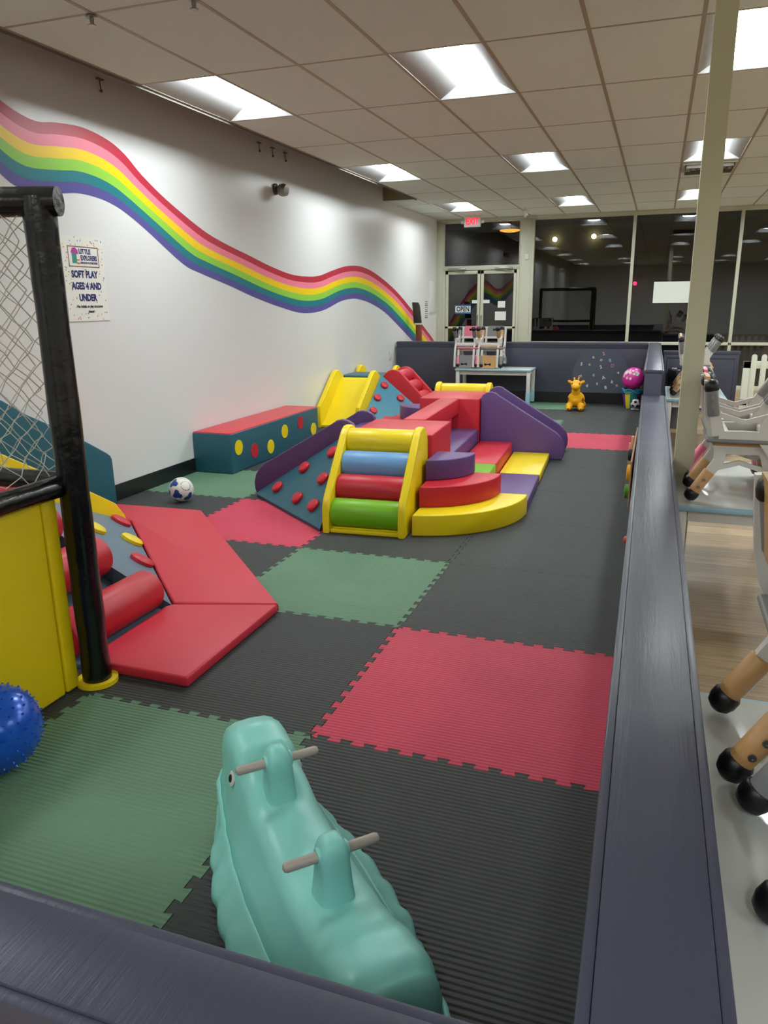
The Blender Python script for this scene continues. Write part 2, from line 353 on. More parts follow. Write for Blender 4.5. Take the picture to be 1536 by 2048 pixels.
# outside at night
b = MB(); b.box(-16, 20, YW + .2, 60, -.3, -.05); struct(b, 'ground', M['outdoor'])
b = MB(); b.box(-16, 20, YW + .12, YW + 2.2, 3.05, 3.2); struct(b, 'trim_8', M['outdoor'])
def on_ray(u, v, Y):
    d = _f * CAM_F + _r * (u - 768) + _u * (1024 - v); return (d[0] * Y / d[1], Y, CAM_H + d[2] * Y / d[1])
b = MB(); b.box(-16, 20, 41, 41.4, -.05, 6.5)
o = b.build('shop_front', M['outdoor']); tag(o, 'unlit building across the dark parking lot outside', 'building')
def facade_lamp(u, v, r, col, st, label):
    x, y, z = on_ray(u, v, 40.85); t = thing('facade_lamp', label, 'lamp', (x, 41, z)); b = MB(); b.cyl((0, 0, 0), (0, -.12, 0), .05, seg=10); b.box(-.08, .08, -.01, .05, -.08, .08); b.build('bracket', M['black'], t)
    b = MB(); b.sphere((0, -.12 - r * .8, 0), r, 14, 10); b.build('bulb', mat('bulb_%d_%d_%d' % col, col, emit=col, estr=st), t)
facade_lamp(1110, 479, .11, (255, 226, 150), 60, 'warm white lamp outside, left one of two seen through the wide window')
facade_lamp(1188, 473, .11, (255, 226, 150), 60, 'warm white lamp outside, right one of two seen through the wide window')
facade_lamp(1270, 567, .09, (255, 20, 60), 9, 'small red light outside beside the window mullion')
x, y, z = on_ray(1020, 462, 15.7)
t = thing('canopy_light', 'orange dome light glowing under the entrance canopy outside the transom window', 'lamp', (x, y, z)); b = MB(); b.lathe([(-.03, 0), (-.02, .10), (.0, .19), (.02, .20), (.02, 0)], (0, 0, 0), (0, 0, 1), 28); b.build('dome', mat('amber_dome', (255, 170, 70), emit=(255, 150, 50), estr=2.2), t)
b = MB(); b.cyl((0, 0, .02), (0, 0, 3.05 - z), .03, seg=10); b.build('stem', M['black'], t)

# ------------------------------------------------------------------ ceiling lights
def make_light():
    t = thing('ceiling_light', 'x', 'ceiling light'); hx, hy = TX / 2, TY / 2
    b = MB(); z = 0
    def ring(x, y, zz): return [b.bm.verts.new((sx * x, sy * y, zz)) for sx, sy in ((-1, -1), (1, -1), (1, 1), (-1, 1))]
    R = [ring(hx - .012, hy - .012, 0), ring(hx - .015, hy - .015, .0005), ring(.128, hy - .06, .092), ring(.122, hy - .062, .115)]
    for a, c in zip(R, R[1:]):
        for k in range(4): b.bm.faces.new((a[k], c[k], c[(k + 1) % 4], a[(k + 1) % 4]))
    b.bm.faces.new(R[-1]); b.box(-hx + .01, hx - .01, -hy + .01, hy - .01, .128, .14)
    b.build('housing', M['housing'], t, smooth=20)
    b = MB(); n = 8; L = hy - .06
    pr = [(.122 * cos(pi * k / n), .100 - .022 * sin(pi * k / n)) for k in range(n + 1)]
    A = [b.bm.verts.new((x, -L, z)) for x, z in pr]; B = [b.bm.verts.new((x, L, z)) for x, z in pr]
    for k in range(n): b.bm.faces.new((A[k], B[k], B[k + 1], A[k + 1]))
    b.bm.faces.new(A); b.bm.faces.new(B[::-1])
    b.build('lens', mat('light_lens', (255, 255, 255), .4, emit=(244, 253, 255), estr=LENS_STRENGTH), t)
    return t
L0 = make_light(); first = True
COLN = {0: 'first column from the left wall', 3: 'second column', 6: 'third column', 9: 'fourth column', 12: 'fifth column', 15: 'sixth column'}
ROWN = {7: 'row nearest the windows', 4: 'second row from the windows', 1: 'third row from the windows', -2: 'fourth row from the windows', -5: 'fifth row from the windows', -8: 'sixth row from the windows'}
for (i, j) in LIGHTS:
    o = L0 if first else copy_tree(L0); first = False
    o.location = (CX0 + (i + .5) * TX, CY0 + (j + .5) * TY, ZC)
    tag(o, 'ceiling panel light, %s, %s' % (COLN[i], ROWN[j]), 'ceiling light', 'recessed ceiling lights')
# air vent in the ceiling
t = thing('air_vent', 'square louvred ceiling air vent beside the column', 'air vent', (CX0 + 6.5 * TX, CY0 + 5.3 * TY, ZC))
b = MB(); b.box(-.29, .29, -.29, .29, -.02, .0, bev=.004); b.build('frame', M['frame'], t)
b = MB()
for k in range(4):
    r = .26 - k * .06
    for sx, sy, ex, ey in ((-r, -r, r, -r + .01), (-r, r - .01, r, r), (-r, -r, -r + .01, r), (r - .01, -r, r, r)): b.box(sx, ex, sy, ey, -.055 + k * .005, -.02)
b.build('louvre', mat('vent_louvre', (108, 104, 94), .5), t)

# ------------------------------------------------------------------ foam floor mats
GX = [-4.10, -3.125, -2.11, -1.10, -0.085]
GY = [0.76, 1.235, 2.25, 3.275, 4.28, 5.315, 6.30, 7.31, 8.33, 9.33, 10.33, 11.34, 12.15]
def teeth(p, q, n=11, d=.013):
    """dovetail zig-zag between two grid corners"""
    (x0, y0), (x1, y1) = p, q; L = sqrt((x1 - x0) ** 2 + (y1 - y0) ** 2); ux, uy = (x1 - x0) / L, (y1 - y0) / L; nx, ny = -uy, ux
    out = [p]; st = L / n
    for k in range(n):
        s0 = k * st; o = d
        for s, h in ((.30, -o), (.22, o), (.78, o), (.70, -o)):
            a = s0 + s * st; out.append((x0 + ux * a + nx * h, y0 + uy * a + ny * h))
    out.append(q); return out
def straight(p, q): return [p, q]
colname = {'green': 'green', 'red': 'pinkish red', 'black': 'black'}
order = ['first', 'second', 'third', 'fourth', 'fifth', 'sixth', 'seventh', 'eighth', 'ninth', 'tenth', 'eleventh', 'twelfth']
special = {(2, 1): 'green', (3, 2): 'red', (2, 3): 'green', (1, 4): 'red', (0, 5): 'green', (3, 8): 'red', (2, 9): 'green', (2, 11): 'green', (1, 7): 'green'}
for c in range(4):
    for r in range(12):
        if (c, r) in ((0, 0), (0, 1), (1, 0)): continue
        x0, x1, y0, y1 = GX[c], GX[c + 1], GY[r], GY[r + 1]
        ny = max(3, int(round((y1 - y0) / .092)))
        bot = (teeth if r > 0 else straight)((x0, y0), (x1, y0)); top = (teeth if r < 11 else straight)((x0, y1), (x1, y1))
        lef = teeth((x0, y0), (x0, y1), ny) if c > 0 else straight((x0, y0), (x0, y1))
        rig = teeth((x1, y0), (x1, y1), ny) if c < 3 else straight((x1, y0), (x1, y1))
        out = bot[:-1] + rig[:-1] + top[::-1][:-1] + lef[::-1][:-1]
        if c == 3: out = [((-.013 - .0096 * y) if abs(x - x1) < 1e-6 else x, y) for x, y in out]
        cx, cy = (x0 + x1) / 2, (y0 + y1) / 2; g = .0016
        pts = [(x - g * (1 if x > cx else -1) - cx, y - g * (1 if y > cy else -1) - cy) for x, y in out]
        b = MB(); b.prism(pts, 'z', FZ, 0)
        col = special.get((c, r), 'black')
        o = b.build('foam_mat', M[col + '_foam'], smooth=0); o.location = (cx, cy, 0)
        tag(o, '%s foam mat, %s row from the front divider, %s from the left wall' % (colname[col], order[r], order[c]), 'foam mat', 'interlocking foam floor mats')

# ------------------------------------------------------------------ purple dividers
def divider(name, label, pts_cap, zc, pts_body, z0=FZ, group=None):
    t = thing(name, label, 'divider', (sum(p[0] for p in pts_cap) / 4, sum(p[1] for p in pts_cap) / 4, 0)); L = t.location
    P4 = [Vector((x - L.x, y - L.y)) for x, y in pts_cap]; longx = abs(P4[1].x - P4[0].x) > abs(P4[2].y - P4[1].y); k = .019
    if longx: inner = [P4[0] + Vector((0, k)), P4[1] + Vector((0, k)), P4[2] - Vector((0, k)), P4[3] - Vector((0, k))]; strips = [[P4[0], P4[1], inner[1], inner[0]], [inner[3], inner[2], P4[2], P4[3]]]
    else: inner = [P4[0] + Vector((k, 0)), P4[1] - Vector((k, 0)), P4[2] - Vector((k, 0)), P4[3] + Vector((k, 0))]; strips = [[P4[0], inner[0], inner[3], P4[3]], [inner[1], P4[1], P4[2], inner[2]]]
    b = MB(); b.prism([tuple(p) for p in inner], 'z', zc - .03, zc, bev=.003, seg=2); b.build('cap', M['divider'], t)
    for st in strips:
        b = MB(); b.prism([tuple(p) for p in st], 'z', zc - .05, zc - .0035, bev=.004, seg=2); b.build('edge_trim', M['divider'], t)
    b = MB(); b.prism([(x - L.x, y - L.y) for x, y in pts_body], 'z', z0, zc - .03, bev=.002); b.build('body', M['divider'], t)
    return t
e = .014
d1 = divider('low_divider', 'low purple-grey divider wall running along the right of the play area', [(-.024, .0), (.166, .0), (.118, 7.5), (-.096, 7.5)], .69,
        [(-.024 + e, .0), (.166 - e, .0), (.118 - e, 7.49), (-.096 + e, 7.49)])
d2 = divider('low_divider', 'low purple-grey divider wall crossing the bottom of the view', [(-4.08, .56), (-.038, .56), (-.038, .727), (-4.08, .727)], .69,
        [(-4.08, .57), (-.04, .57), (-.04, .713), (-4.08, .713)])
d3 = divider('low_divider', 'taller purple-grey divider section continuing behind the low one', [(-.098, 7.505), (.085, 7.505), (.06, 12.36), (-.115, 12.36)], .92,
        [(-.098 + e, 7.51), (.085 - e, 7.51), (.06 - e, 12.34), (-.115 + e, 12.34)])
t = divider('back_divider', 'dark purple panel wall closing the far end of the play area', [(-4.07, 12.15), (-.12, 12.15), (-.12, 12.33), (-4.07, 12.33)], .925,
        [(-4.07, 12.165), (-.12, 12.165), (-.12, 12.32), (-4.07, 12.32)])
ly = 12.165 - t.location.y; lx = -t.location.x
b = MB(); b.box(-4.05 + lx, -.125 + lx, ly - .004, ly - .0005, FZ + .015, .165); b.build('kick_strip', M['base'], t)
b = MB(); b.box(-4.05 + lx, -.125 + lx, ly - .01, ly - .001, .84, .895, bev=.003); b.build('trim_board', M['divider'], t)
# painted arch on the back wall
b = MB(); pts = [(-1.20 + lx, .168), (-.36 + lx, .168)] + [(x + lx, z) for x, z in arc(-.78, .42, .42, 0, 180, 40)]
b.prism(pts, 'y', ly - .006, ly - .0005); o = b.build('magnet_arch', mat('chalk_slate_paint', (78, 84, 98), .55), t, smooth=0); o['label'] = 'rounded slate-grey painted arch'
ARCHY = 12.165 - .0062
MAGS = [('a', -.90, .71, (220, 190, 180), 'pale pink letter a magnet, upper left of the arch'), ('2', -.75, .76, (215, 150, 140), 'pink figure magnet at the top of the arch'),
 ('o', -.78, .67, (225, 190, 170), 'peach letter o magnet, second from the top'), ('0', -.65, .66, (150, 190, 200), 'pale blue zero magnet, upper right of the arch'),
 ('5', -1.07, .60, (200, 215, 190), 'pale green five magnet near the left rim of the arch'), ('e', -.95, .60, (165, 190, 120), 'green letter e magnet left of centre'),
 ('2', -.78, .56, (220, 210, 190), 'cream two magnet in the middle of the arch'), ('D', -.61, .58, (190, 120, 150), 'mauve letter d magnet right of centre'),
 ('v', -.52, .48, (220, 220, 215), 'white letter v magnet by the right rim of the arch'), ('c', -.88, .44, (200, 205, 205), 'white letter c magnet below the green one'),
 ('A', -.73, .40, (200, 215, 215), 'white letter a magnet below the centre two'), ('m', -1.08, .42, (220, 180, 190), 'pale pink letter m magnet above the giraffe toy'),
 ('s', -.82, .31, (190, 200, 210), 'pale grey letter s magnet low in the arch'), ('k', -.60, .34, (225, 225, 225), 'white letter k magnet low on the right'),
 ('x', -.53, .29, (215, 170, 165), 'peach letter x magnet lowest on the right rim'), ('8', -.69, .25, (225, 225, 220), 'white eight magnet lowest of all near the kick strip'),
 ('4', -.97, .27, (225, 205, 190), 'cream four magnet right of the giraffe toy head')]
for k, (ch, x, z, col, lab) in enumerate(MAGS):
    mt = Matrix.Rotation(radians(random.uniform(-25, 25)), 4, 'Y') @ Matrix.Rotation(pi / 2, 4, 'X')
    o = text_mesh(ch, .068, mat('magnet_%d_%d_%d' % col, col, .5), 'letter_magnet', None, mt, extrude=.003, bold=.002); o.location = (x, ARCHY - .0032, z)
    tag(o, lab, 'letter magnet', 'letter magnets on the arch')
# right hand panel wall and picket gate
t = divider('panel_divider', 'purple panelled wall section beyond the small tables, right of the opening', [(.10, 11.9), (1.125, 11.9), (1.125, 12.0), (.10, 12.0)], .83, [(.11, 11.91), (1.115, 11.91), (1.115, 11.99), (.11, 11.99)])
b = MB(); tx, ty = -t.location.x, -t.location.y
for q in ((.16, 1.08, .72, .745), (.16, 1.08, .06, .085), (.16, .18, .085, .72), (1.06, 1.08, .085, .72)): b.box(q[0] + tx, q[1] + tx, 11.9 + ty, 11.912 + ty, q[2], q[3], bev=.003)
b.build('panel_moulding', M['divider'], t)
t = thing('picket_gate', 'white picket gate with rounded pickets right of the purple panel wall', 'gate', (1.6, 11.85, 0))
b = MB(); b.box(-.43, .5, -.02, .02, .60, .70, bev=.004); b.box(-.43, -.32, -.02, .02, FZ, .7, bev=.004); b.box(-.43, .5, -.02, .02, .08, .17, bev=.004); b.build('rail_frame', M['fence'], t)
for k in range(7):
    b = MB(); x = -.30 + k * .125
    b.prism([(x - .036, .02), (x + .036, .02)] + arc(x, .76, .036, 0, 180, 10), 'y', -.034, -.021, bev=.002); b.build('picket', M['fence'], t)

# ------------------------------------------------------------------ steel column
b = MB(); b.prism([(-.052, -.05), (.052, -.05), (.052, .05), (-.052, .05)], 'z', 0, ZC - FZ, bev=.008); o = b.build('column', M['column']); o.location = (.196, 4.55, FZ)
tag(o, 'slim square cream-olive column rising from beside the divider to the ceiling', 'column')

# ================================================================== SOFT PLAY
def roller_ladder(name, label, loc, rz, w_, cols, panel, prof=None, n=4, pt=.055, base=True, dia=.1, step=(.128, .145), back_d=.67):
    """front edge at y=0, climbs towards +y"""
    t = thing(name, label, 'climbing block', loc, rz)
    prof = prof or ([(0.0, 0.0), (0.0, .17), (.012, .21), (.03, .245), (.40, .625), (.44, .66), (.49, .68), (.55, .68), (.60, .665), (.65, .62), (back_d, .56), (back_d, 0)])
    for x0 in (0, w_ - pt):
        b = MB(); b.prism(prof, 'x', x0, x0 + pt, bev=.012, seg=3); b.build('side_panel', panel, t)
    b = MB(); b.prism([(.05, .035), (.12, .035), (back_d - .05, .50), (back_d - .03, .02), (.05, .02)], 'x', pt, w_ - pt); b.build('backing', panel, t)
    y, z = .105, .13
    for k in range(n):
        b = MB(); b.cyl((pt - .002, y, z), (w_ - pt + .002, y, z), dia, seg=32, bev=.012); b.build('roller', cols[k], t)
        y += step[0]; z += step[1]
    if base:
        b = MB(); b.box(pt, w_ - pt, .012, .06, 0.001, .03, bev=.006); b.build('base_board', panel, t)
    return t
def foam_box(name, label, cat, loc, rz, dims, m_, bev=.012, top=None, group=None):
    t_ = MB(); t_.box(0, dims[0], 0, dims[1], 0, dims[2], bev=bev, seg=3)
    if top:
        t = thing(name, label, cat, loc, rz, group); t_.bm.free(); t_ = MB()
        t_.box(0, dims[0], 0, dims[1], 0, dims[2] - .004, bev=bev, seg=3); t_.build('body', m_, t)
        q = MB(); q.box(.006, dims[0] - .006, .006, dims[1] - .006, dims[2] - .03, dims[2], bev=.006); q.build('top_panel', top, t); return t
    o = t_.build(name, m_); o.location = loc; o.rotation_euler = (0, 0, rz); return tag(o, label, cat, group)
def slide(name, label, loc, rz, w_, L, h, panel, chute, pt=.05, prof=None):
    """low end at y=0, climbs towards +y"""
    t = thing(name, label, 'slide', loc, rz)
    prof = prof or ([(0.012, 0.0), (-.012, .06), (-.016, .12), (0.0, .185), (.04, .245), (.08, .28), (L * .78, .63), (L * .83, .66), (L * .88, .668), (L * .93, .66), (L * .98, .635), (L, .60), (L, 0)])
    for x0 in (0, w_ - pt):
        b = MB(); b.prism(prof, 'x', x0, x0 + pt, bev=.010, seg=3); b.build('side_panel', panel, t)
    b = MB(); b.prism([(.02, .005), (.02, .03), (.10, .055), (L * .86, h - .02), (L, h), (L, h - .09), (.12, .0)], 'x', pt, w_ - pt, bev=.0); b.build('chute', chute, t)
    return t
def wedge(name, label, loc, rz, a, bb, h, m_, holds, hcols, k=.03, hs=1.0):
    """corner wedge: right angle at the origin, feet at (a,0) and (0,bb), apex h above the origin"""
    t = thing(name, label, 'climbing wedge', loc, rz)
    A, B_, Z, O_ = (a, 0, 0), (0, bb, 0), (0, 0, h), (0, 0, 0); A2, B2, Z2 = (a, 0, k), (0, bb, k), (0, 0, h)
    b = MB(); v = [b.bm.verts.new(p) for p in (O_, A, B_, Z2, A2, B2)]
    for q in ((0, 1, 2), (3, 4, 5), (0, 3, 4, 1), (0, 2, 5, 3), (1, 4, 5, 2)): b.bm.faces.new([v[i] for i in q])
    bmesh.ops.subdivide_edges(b.bm, edges=[e for e in b.bm.edges], cuts=0)
    r = bmesh.ops.bevel(b.bm, geom=list(b.bm.edges), offset=.006, segments=2, profile=.5, affect='EDGES', clamp_overlap=True)
    b.build('ramp', m_, t)
    n = (Vector(B2) - Vector(A2)).cross(Vector(Z2) - Vector(A2)).normalized()
    if n.z < 0: n = -n
    for (x, y), cn in zip(holds, hcols):
        z = h + ((k - h) * (x / a + y / bb)); p = Vector((x, y, z)) - n * .004; q = MB()
        q.lathe([(0, .048 * hs), (.006, .052 * hs), (.024, .052 * hs), (.034, .044 * hs), (.038, .03 * hs), (.039, 0)], p, n, 28); q.build('hold', cn, t)
    return t
# ---- central set: a local frame turned by 2.9 degrees
GO, GA = Vector((-1.50, 4.66, 0)), radians(2.9)
def G(x, y, z=0): return (GO.x + x * cos(GA) - y * sin(GA), GO.y + x * sin(GA) + y * cos(GA), z)
roller_ladder('roller_ladder', 'yellow framed ladder of green, red, blue and yellow rollers at the front, nearest the camera', G(-.61, 0), GA, .60, [M['green'], M['red'], M['blue'], M['yellow']], M['yellow'])
foam_box('foam_platform', 'red cube platform directly behind the yellow roller ladder', 'foam block', G(-.63, .69), GA, (.645, .69, .60), M['red'])
foam_box('foam_platform', 'red cube platform beside the purple slide, farther of the two', 'foam block', G(-.62, 2.87), GA, (.62, .66, .60), M['red'])
t = thing('foam_bridge', 'narrow red balance beam bridging the two red platforms', 'foam beam', G(-.395, 1.385), GA)
b = MB(); b.box(0, .19, 0, 1.48, .45, .605, bev=.01, seg=3); b.build('beam', M['red'], t)
b = MB(); b.box(.12, .19, .98, 1.12, .302, .452, bev=.008); b.build('support', M['red'], t)
foam_box('foam_block', 'purple foam block lying under the red bridge', 'foam block', G(-.50, 1.385), GA, (.50, 1.475, .30), M['purple'], bev=.015)
roller_ladder('roller_ladder', 'yellow roller ladder behind the farther red platform, only its top in view', G(0, 4.21), GA + pi, .62, [M['green'], M['red'], M['blue'], M['yellow']], M['yellow'])
slide('foam_slide', 'purple slide with two rounded side panels running right from the farther platform', G(.845, 2.93), GA + pi / 2, .57, .84, .58, M['purple'], M['purple'])
slide('foam_slide', 'dark purple slide left of the central set, behind the red-dotted ramp', G(-1.52, 1.42), GA - pi / 2, .58, .88, .58, M['dkpurple'], M['dkpurple'])
wedge('climbing_wedge', 'dark teal corner ramp with six red round holds beside the yellow roller ladder', G(-.633, .83), GA + pi, .88 - 0.0, .82, .60, M['teal'],
      [(.142, .118), (.40, .084), (.14, .35), (.628, .112), (.34, .387), (.135, .573)], [M['red']] * 6)
# quarter-round steps
def quarter_steps(label, loc, rz, clipx=.08):
    t = thing('corner_steps', label, 'foam steps', loc, rz)
    for R_, z0, z1, mm, nm in ((.775, 0, .15, M['yellow'], 'yellow lowest tier'), (.575, .1505, .30, M['red'], 'red middle tier'), (.375, .3005, .45, M['purple'], 'purple top tier')):
        a0 = -90 + math.degrees(math.asin(clipx / R_)); b = MB(); b.prism([(clipx, 0)] + arc(0, 0, R_, a0, 0, 28), 'z', z0, z1, bev=.009, seg=3)
        o = b.build('step_tier', mm, t); o['label'] = nm
    return t
quarter_steps('three-tier quarter-round steps, yellow, red and purple, right of the roller ladder', G(-.06, .845), GA)
quarter_steps('three-tier quarter-round steps half hidden behind the red bridge', G(-.625, 3.53), GA - pi / 2, .0)
foam_box('foam_tile', 'flat purple foam slab behind the yellow quarter step', 'foam slab', G(.355, .86), GA, (.355, 1.04, .07), M['purple'], .01)
foam_box('foam_tile', 'flat yellow foam slab in front of the purple slide', 'foam slab', G(.355, 1.905), GA, (.36, 1.01, .07), M['yellow'], .01)
foam_box('foam_block', 'low lime green foam block between the purple step and the red block', 'foam block', G(.018, .86), GA, (.329, .885, .18), M['green'], .012)
foam_box('foam_block', 'low red foam block in front of the purple slide', 'foam block', G(.018, 1.75), GA, (.329, 1.10, .18), M['red'], .012)

# ---- back corner set
foam_box('foam_platform', 'teal cube platform in the back left corner between slide and ladders', 'foam block', (-4.07, 9.70, 0), 0, (.60, .56, .595), M['teal'])
prof = [(0.0, 0.0), (-.005, .20), (.01, .27), (.50, .64), (.56, .675), (.62, .685), (.68, .67), (.74, .63), (.81, .60), (.81, 0)]
slide('foam_slide', 'yellow slide against the left wall at the end of the long bench', (-4.075, 8.885, 0), 0, .60, .81, .57, M['yellow'], M['yellow'], .06, prof)
wedge('climbing_wedge', 'brighter teal corner ramp with red holds between the yellow slide and the red ladder', (-3.465, 9.695, 0), -pi / 2, .80, .70, .60, mat('mid_teal_vinyl', (52, 122, 144), .42, bump=.12, bscale=12),
      [(.09, .07), (.31, .05), (.075, .29), (.50, .06), (.34, .34)], [M['red']] * 5)
roller_ladder('roller_ladder', 'all red roller ladder descending to the right from the back corner platform', (-2.775, 9.70, 0), pi / 2, .56, [M['red']] * 4, M['red'])
roller_ladder('roller_ladder', 'yellow roller ladder behind the teal platform, two rounded tops in view', (-3.47, 10.95, 0), pi, .60, [M['yellow']] * 4, M['yellow'], n=3)
# ---- long bench
t = thing('foam_bench', 'long teal foam bench with a red top and coloured dots along the left wall', 'foam bench', (-3.68, 6.10, 0))
b = MB(); b.box(-.415, 0, 0, 1.97, 0, .382, bev=.012, seg=3); b.build('body', M['teal'], t)
b = MB(); b.box(-.41, -.005, .005, 1.965, .36, .390, bev=.006); b.build('top_panel', mat('coral_red_vinyl', (204, 58, 66), .42, bump=.1, bscale=14), t)
for k, (y, z) in enumerate([(6.23, .235), (6.53, .15), (6.87, .13), (7.20, .235), (7.59, .27), (7.93, .145)]):
    b = MB(); b.cyl((-.001, y - 6.10, z), (.004, y - 6.10, z), .072, seg=32); b.build('dot', M['red'] if k in (1, 4) else M['yellow'], t)

# ---- left front set
wedge('climbing_wedge', 'slate blue ramp with red and yellow holds by the black net post', (-3.50, 3.09, .0), 0, 1.21, 1.24, .62, M['slate'],
      [(.07, 1.06), (.40, .745), (.715, .425), (.33, .50)], [M['red'], M['yellow'], M['red'], M['yellow']], .045, 1.4)
foam_box('foam_platform', 'slate blue platform hidden behind the net and the red rollers', 'foam block', (-4.05, 2.42, 0), 0, (.54, .66, .61), M['slate'])
t = thing('roller_ladder', 'ladder of thick red rollers over a slate blue base beside the net post', 'climbing block', (-2.285, 2.42, 0), pi / 2)
b = MB(); b.prism([(0.0, 0), (0, .02), (.16, .03), (1.19, .54), (1.19, 0)], 'x', 0, .655, bev=.004); b.build('base_ramp', M['slate'], t)
for k in range(4):
    b = MB(); y, z = .12 + k * .30, .122 + k * .155
    b.cyl((.0, y, z), (.645, y, z), .108, seg=32, bev=.014); b.build('roller', M['red'], t)
prof = [(0.0, 0.0), (-.005, .04), (.015, .10), (.10, .205), (.34, .35), (1.02, .735), (1.22, .80), (1.24, 0)]
slide('foam_slide', 'yellow slide whose curved side shows behind the black net post', (-3.515, 4.33, 0), pi, .47, 1.24, .60, M['yellow'], M['yellow'], .05, prof)
b = MB(); b.prism([(4.87, 0.001), (4.865, .37), (4.85, .40), (4.81, .43), (4.60, .555), (4.27, .73), (4.06, .835), (3.86, .96), (3.5, 1.02), (3.5, 0.001)], 'x', -4.085, -4.03, bev=.01, seg=3)
o = b.build('wall_guard_panel', M['teal']); tag(o, 'tall teal padded guard panel standing against the left wall behind the net', 'padded panel')
def floor_mat(label, pts):
    cx = sum(p[0] for p in pts) / len(pts); cy = sum(p[1] for p in pts) / len(pts); b = MB(); b.prism([(x - cx, y - cy) for x, y in pts], 'z', .001, .05, bev=.012, seg=3)
    o = b.build('landing_mat', mat('crimson_vinyl', (202, 42, 62), .48, bump=.08, bscale=20)); o.location = (cx, cy, 0); tag(o, label, 'landing mat', 'red landing mats')
floor_mat('larger angled red landing mat along the slate blue ramp', [(-2.285, 3.105), (-1.752, 3.262), (-3.16, 4.745), (-4.01, 4.71), (-3.97, 4.36), (-3.495, 4.345)])
floor_mat('smaller red landing mat in front of the red rollers, nearest the camera', [(-2.165, 2.42), (-1.742, 2.415), (-1.752, 3.25), (-2.275, 3.085), (-2.295, 3.05), (-2.275, 2.45)])

# ------------------------------------------------------------------ net cage
def blend(a, c, t): return tuple(a[k] + (c[k] - a[k]) * t for k in range(3))
t = thing('net_cage', 'black padded frame with white rope netting and yellow pads at the left edge', 'net cage', (-2.15, 2.34, 0))
def P_(x, y, z): return (x + 2.15, y - 2.34, z)
def padded(pts, r, name='padded_bar', seed=1):
    rnd = random.Random(seed); b = MB(); out = []; rs = []
    for a, c in zip(pts, pts[1:]):
        n = 26
        for k in range(n): out.append(blend(a, c, k / n)); rs.append(r * (1 + rnd.uniform(-.035, .035)))
    out.append(pts[-1]); rs.append(r); b.tube(out, rs, seg=20); return b.build(name, M['padblack'], t, smooth=80)
padded([P_(-2.145, 2.345, .0), P_(-2.145, 2.345, 1.93)], .058, 'padded_post', 2)
padded([P_(-2.075, 2.37, 1.915), P_(-3.98, 1.70, 1.915)], .052, 'padded_bar', 3)
padded([P_(-2.18, 2.33, .865), P_(-2.20, .80, .865)], .044, 'padded_bar', 4)
padded([P_(-2.18, 2.36, .87), P_(-4.0, 2.36, .87)], .040, 'padded_bar', 5)
padded([P_(-2.20, .80, .0), P_(-2.20, .80, 1.93)], .055, 'padded_post', 6)
padded([P_(-3.96, 1.70, .0), P_(-3.96, 1.70, 1.93)], .055, 'padded_post', 7)
padded([P_(-3.99, 1.69, 1.915), P_(-2.18, .80, 1.915)], .05, 'padded_bar', 8)
b = MB(); b.lathe([(.001, .058), (.001, .085), (.02, .085), (.02, .058)], P_(-2.145, 2.345, 0), (0, 0, 1), 32, caps=False); o = b.build('base_ring', M['yellow'], t)
b = MB(); b.box(-2.225 + 2.15, -2.185 + 2.15, .86 - 2.34, 2.205 - 2.34, .004, .825, bev=.012, seg=3); b.build('yellow_pad', M['yellow'], t)
b = MB(); b.box(-2.225 + 2.15, -2.185 + 2.15, 2.212 - 2.34, 2.285 - 2.34, .004, .835, bev=.012, seg=3); b.build('yellow_pad', M['yellow'], t)
def net(c00, c10, c01, c11, nu, nv, name, seed, sag=.0):
    rnd = random.Random(seed); b = MB()
    def Pt(u, v):
        p = blend(blend(c00, c10, u), blend(c01, c11, u), v); return (p[0], p[1] + sag * sin(pi * u) * sin(pi * v), p[2])
    J = {}
    for i in range(nu * 2 + 1):
        for j in range(nv * 2 + 1):
            q = (.18 + .55 * (1 - j / (nv * 2.0)) ** 3)
            J[i, j] = (i / (2 * nu) + rnd.uniform(-q, q) / (2 * nu) * .6, j / (2 * nv) + rnd.uniform(-q, q) / (2 * nv) * .6)
    for i in range(nu * 2 + 1):
        for j in range(nv * 2):
            if (i + j) % 2: continue
            for di in (-1, 1):
                if (i + di, j + 1) in J:
                    a, c = J[i, j], J[i + di, j + 1]; b.tube([Pt(*a), Pt((a[0] + c[0]) / 2 + rnd.uniform(-.002, .002), (a[1] + c[1]) / 2), Pt(*c)], .0021, seg=4, caps=False)
    return b.build(name, M['net'], t, smooth=80)
net(P_(-2.20, 2.29, .90), P_(-2.22, .90, .90), P_(-2.20, 2.29, 1.87), P_(-2.9, 2.02, 1.87), 13, 11, 'net', 5, -.03)
net(P_(-2.19, 2.36, .90), P_(-3.9, 2.36, .90), P_(-2.19, 2.33, 1.87), P_(-3.9, 1.76, 1.87), 20, 12, 'net', 6, .05)

# ================================================================== TOYS
# ---- aqua two-seat rocker
t = thing('rocker_toy', 'aqua two-seat animal rocker with two pairs of grey handles, nearest toy to the camera', 'rocker', (-.745, 1.462, 0), -pi / 4)
def interp(tab, s):
    for (a, *va), (c, *vc) in zip(tab, tab[1:]):
        if s <= c:
            k = (s - a) / (c - a); k = max(0, min(1, k)); k = k * k * (3 - 2 * k); return [p + (q - p) * k for p, q in zip(va, vc)]
    return tab[-1][1:]
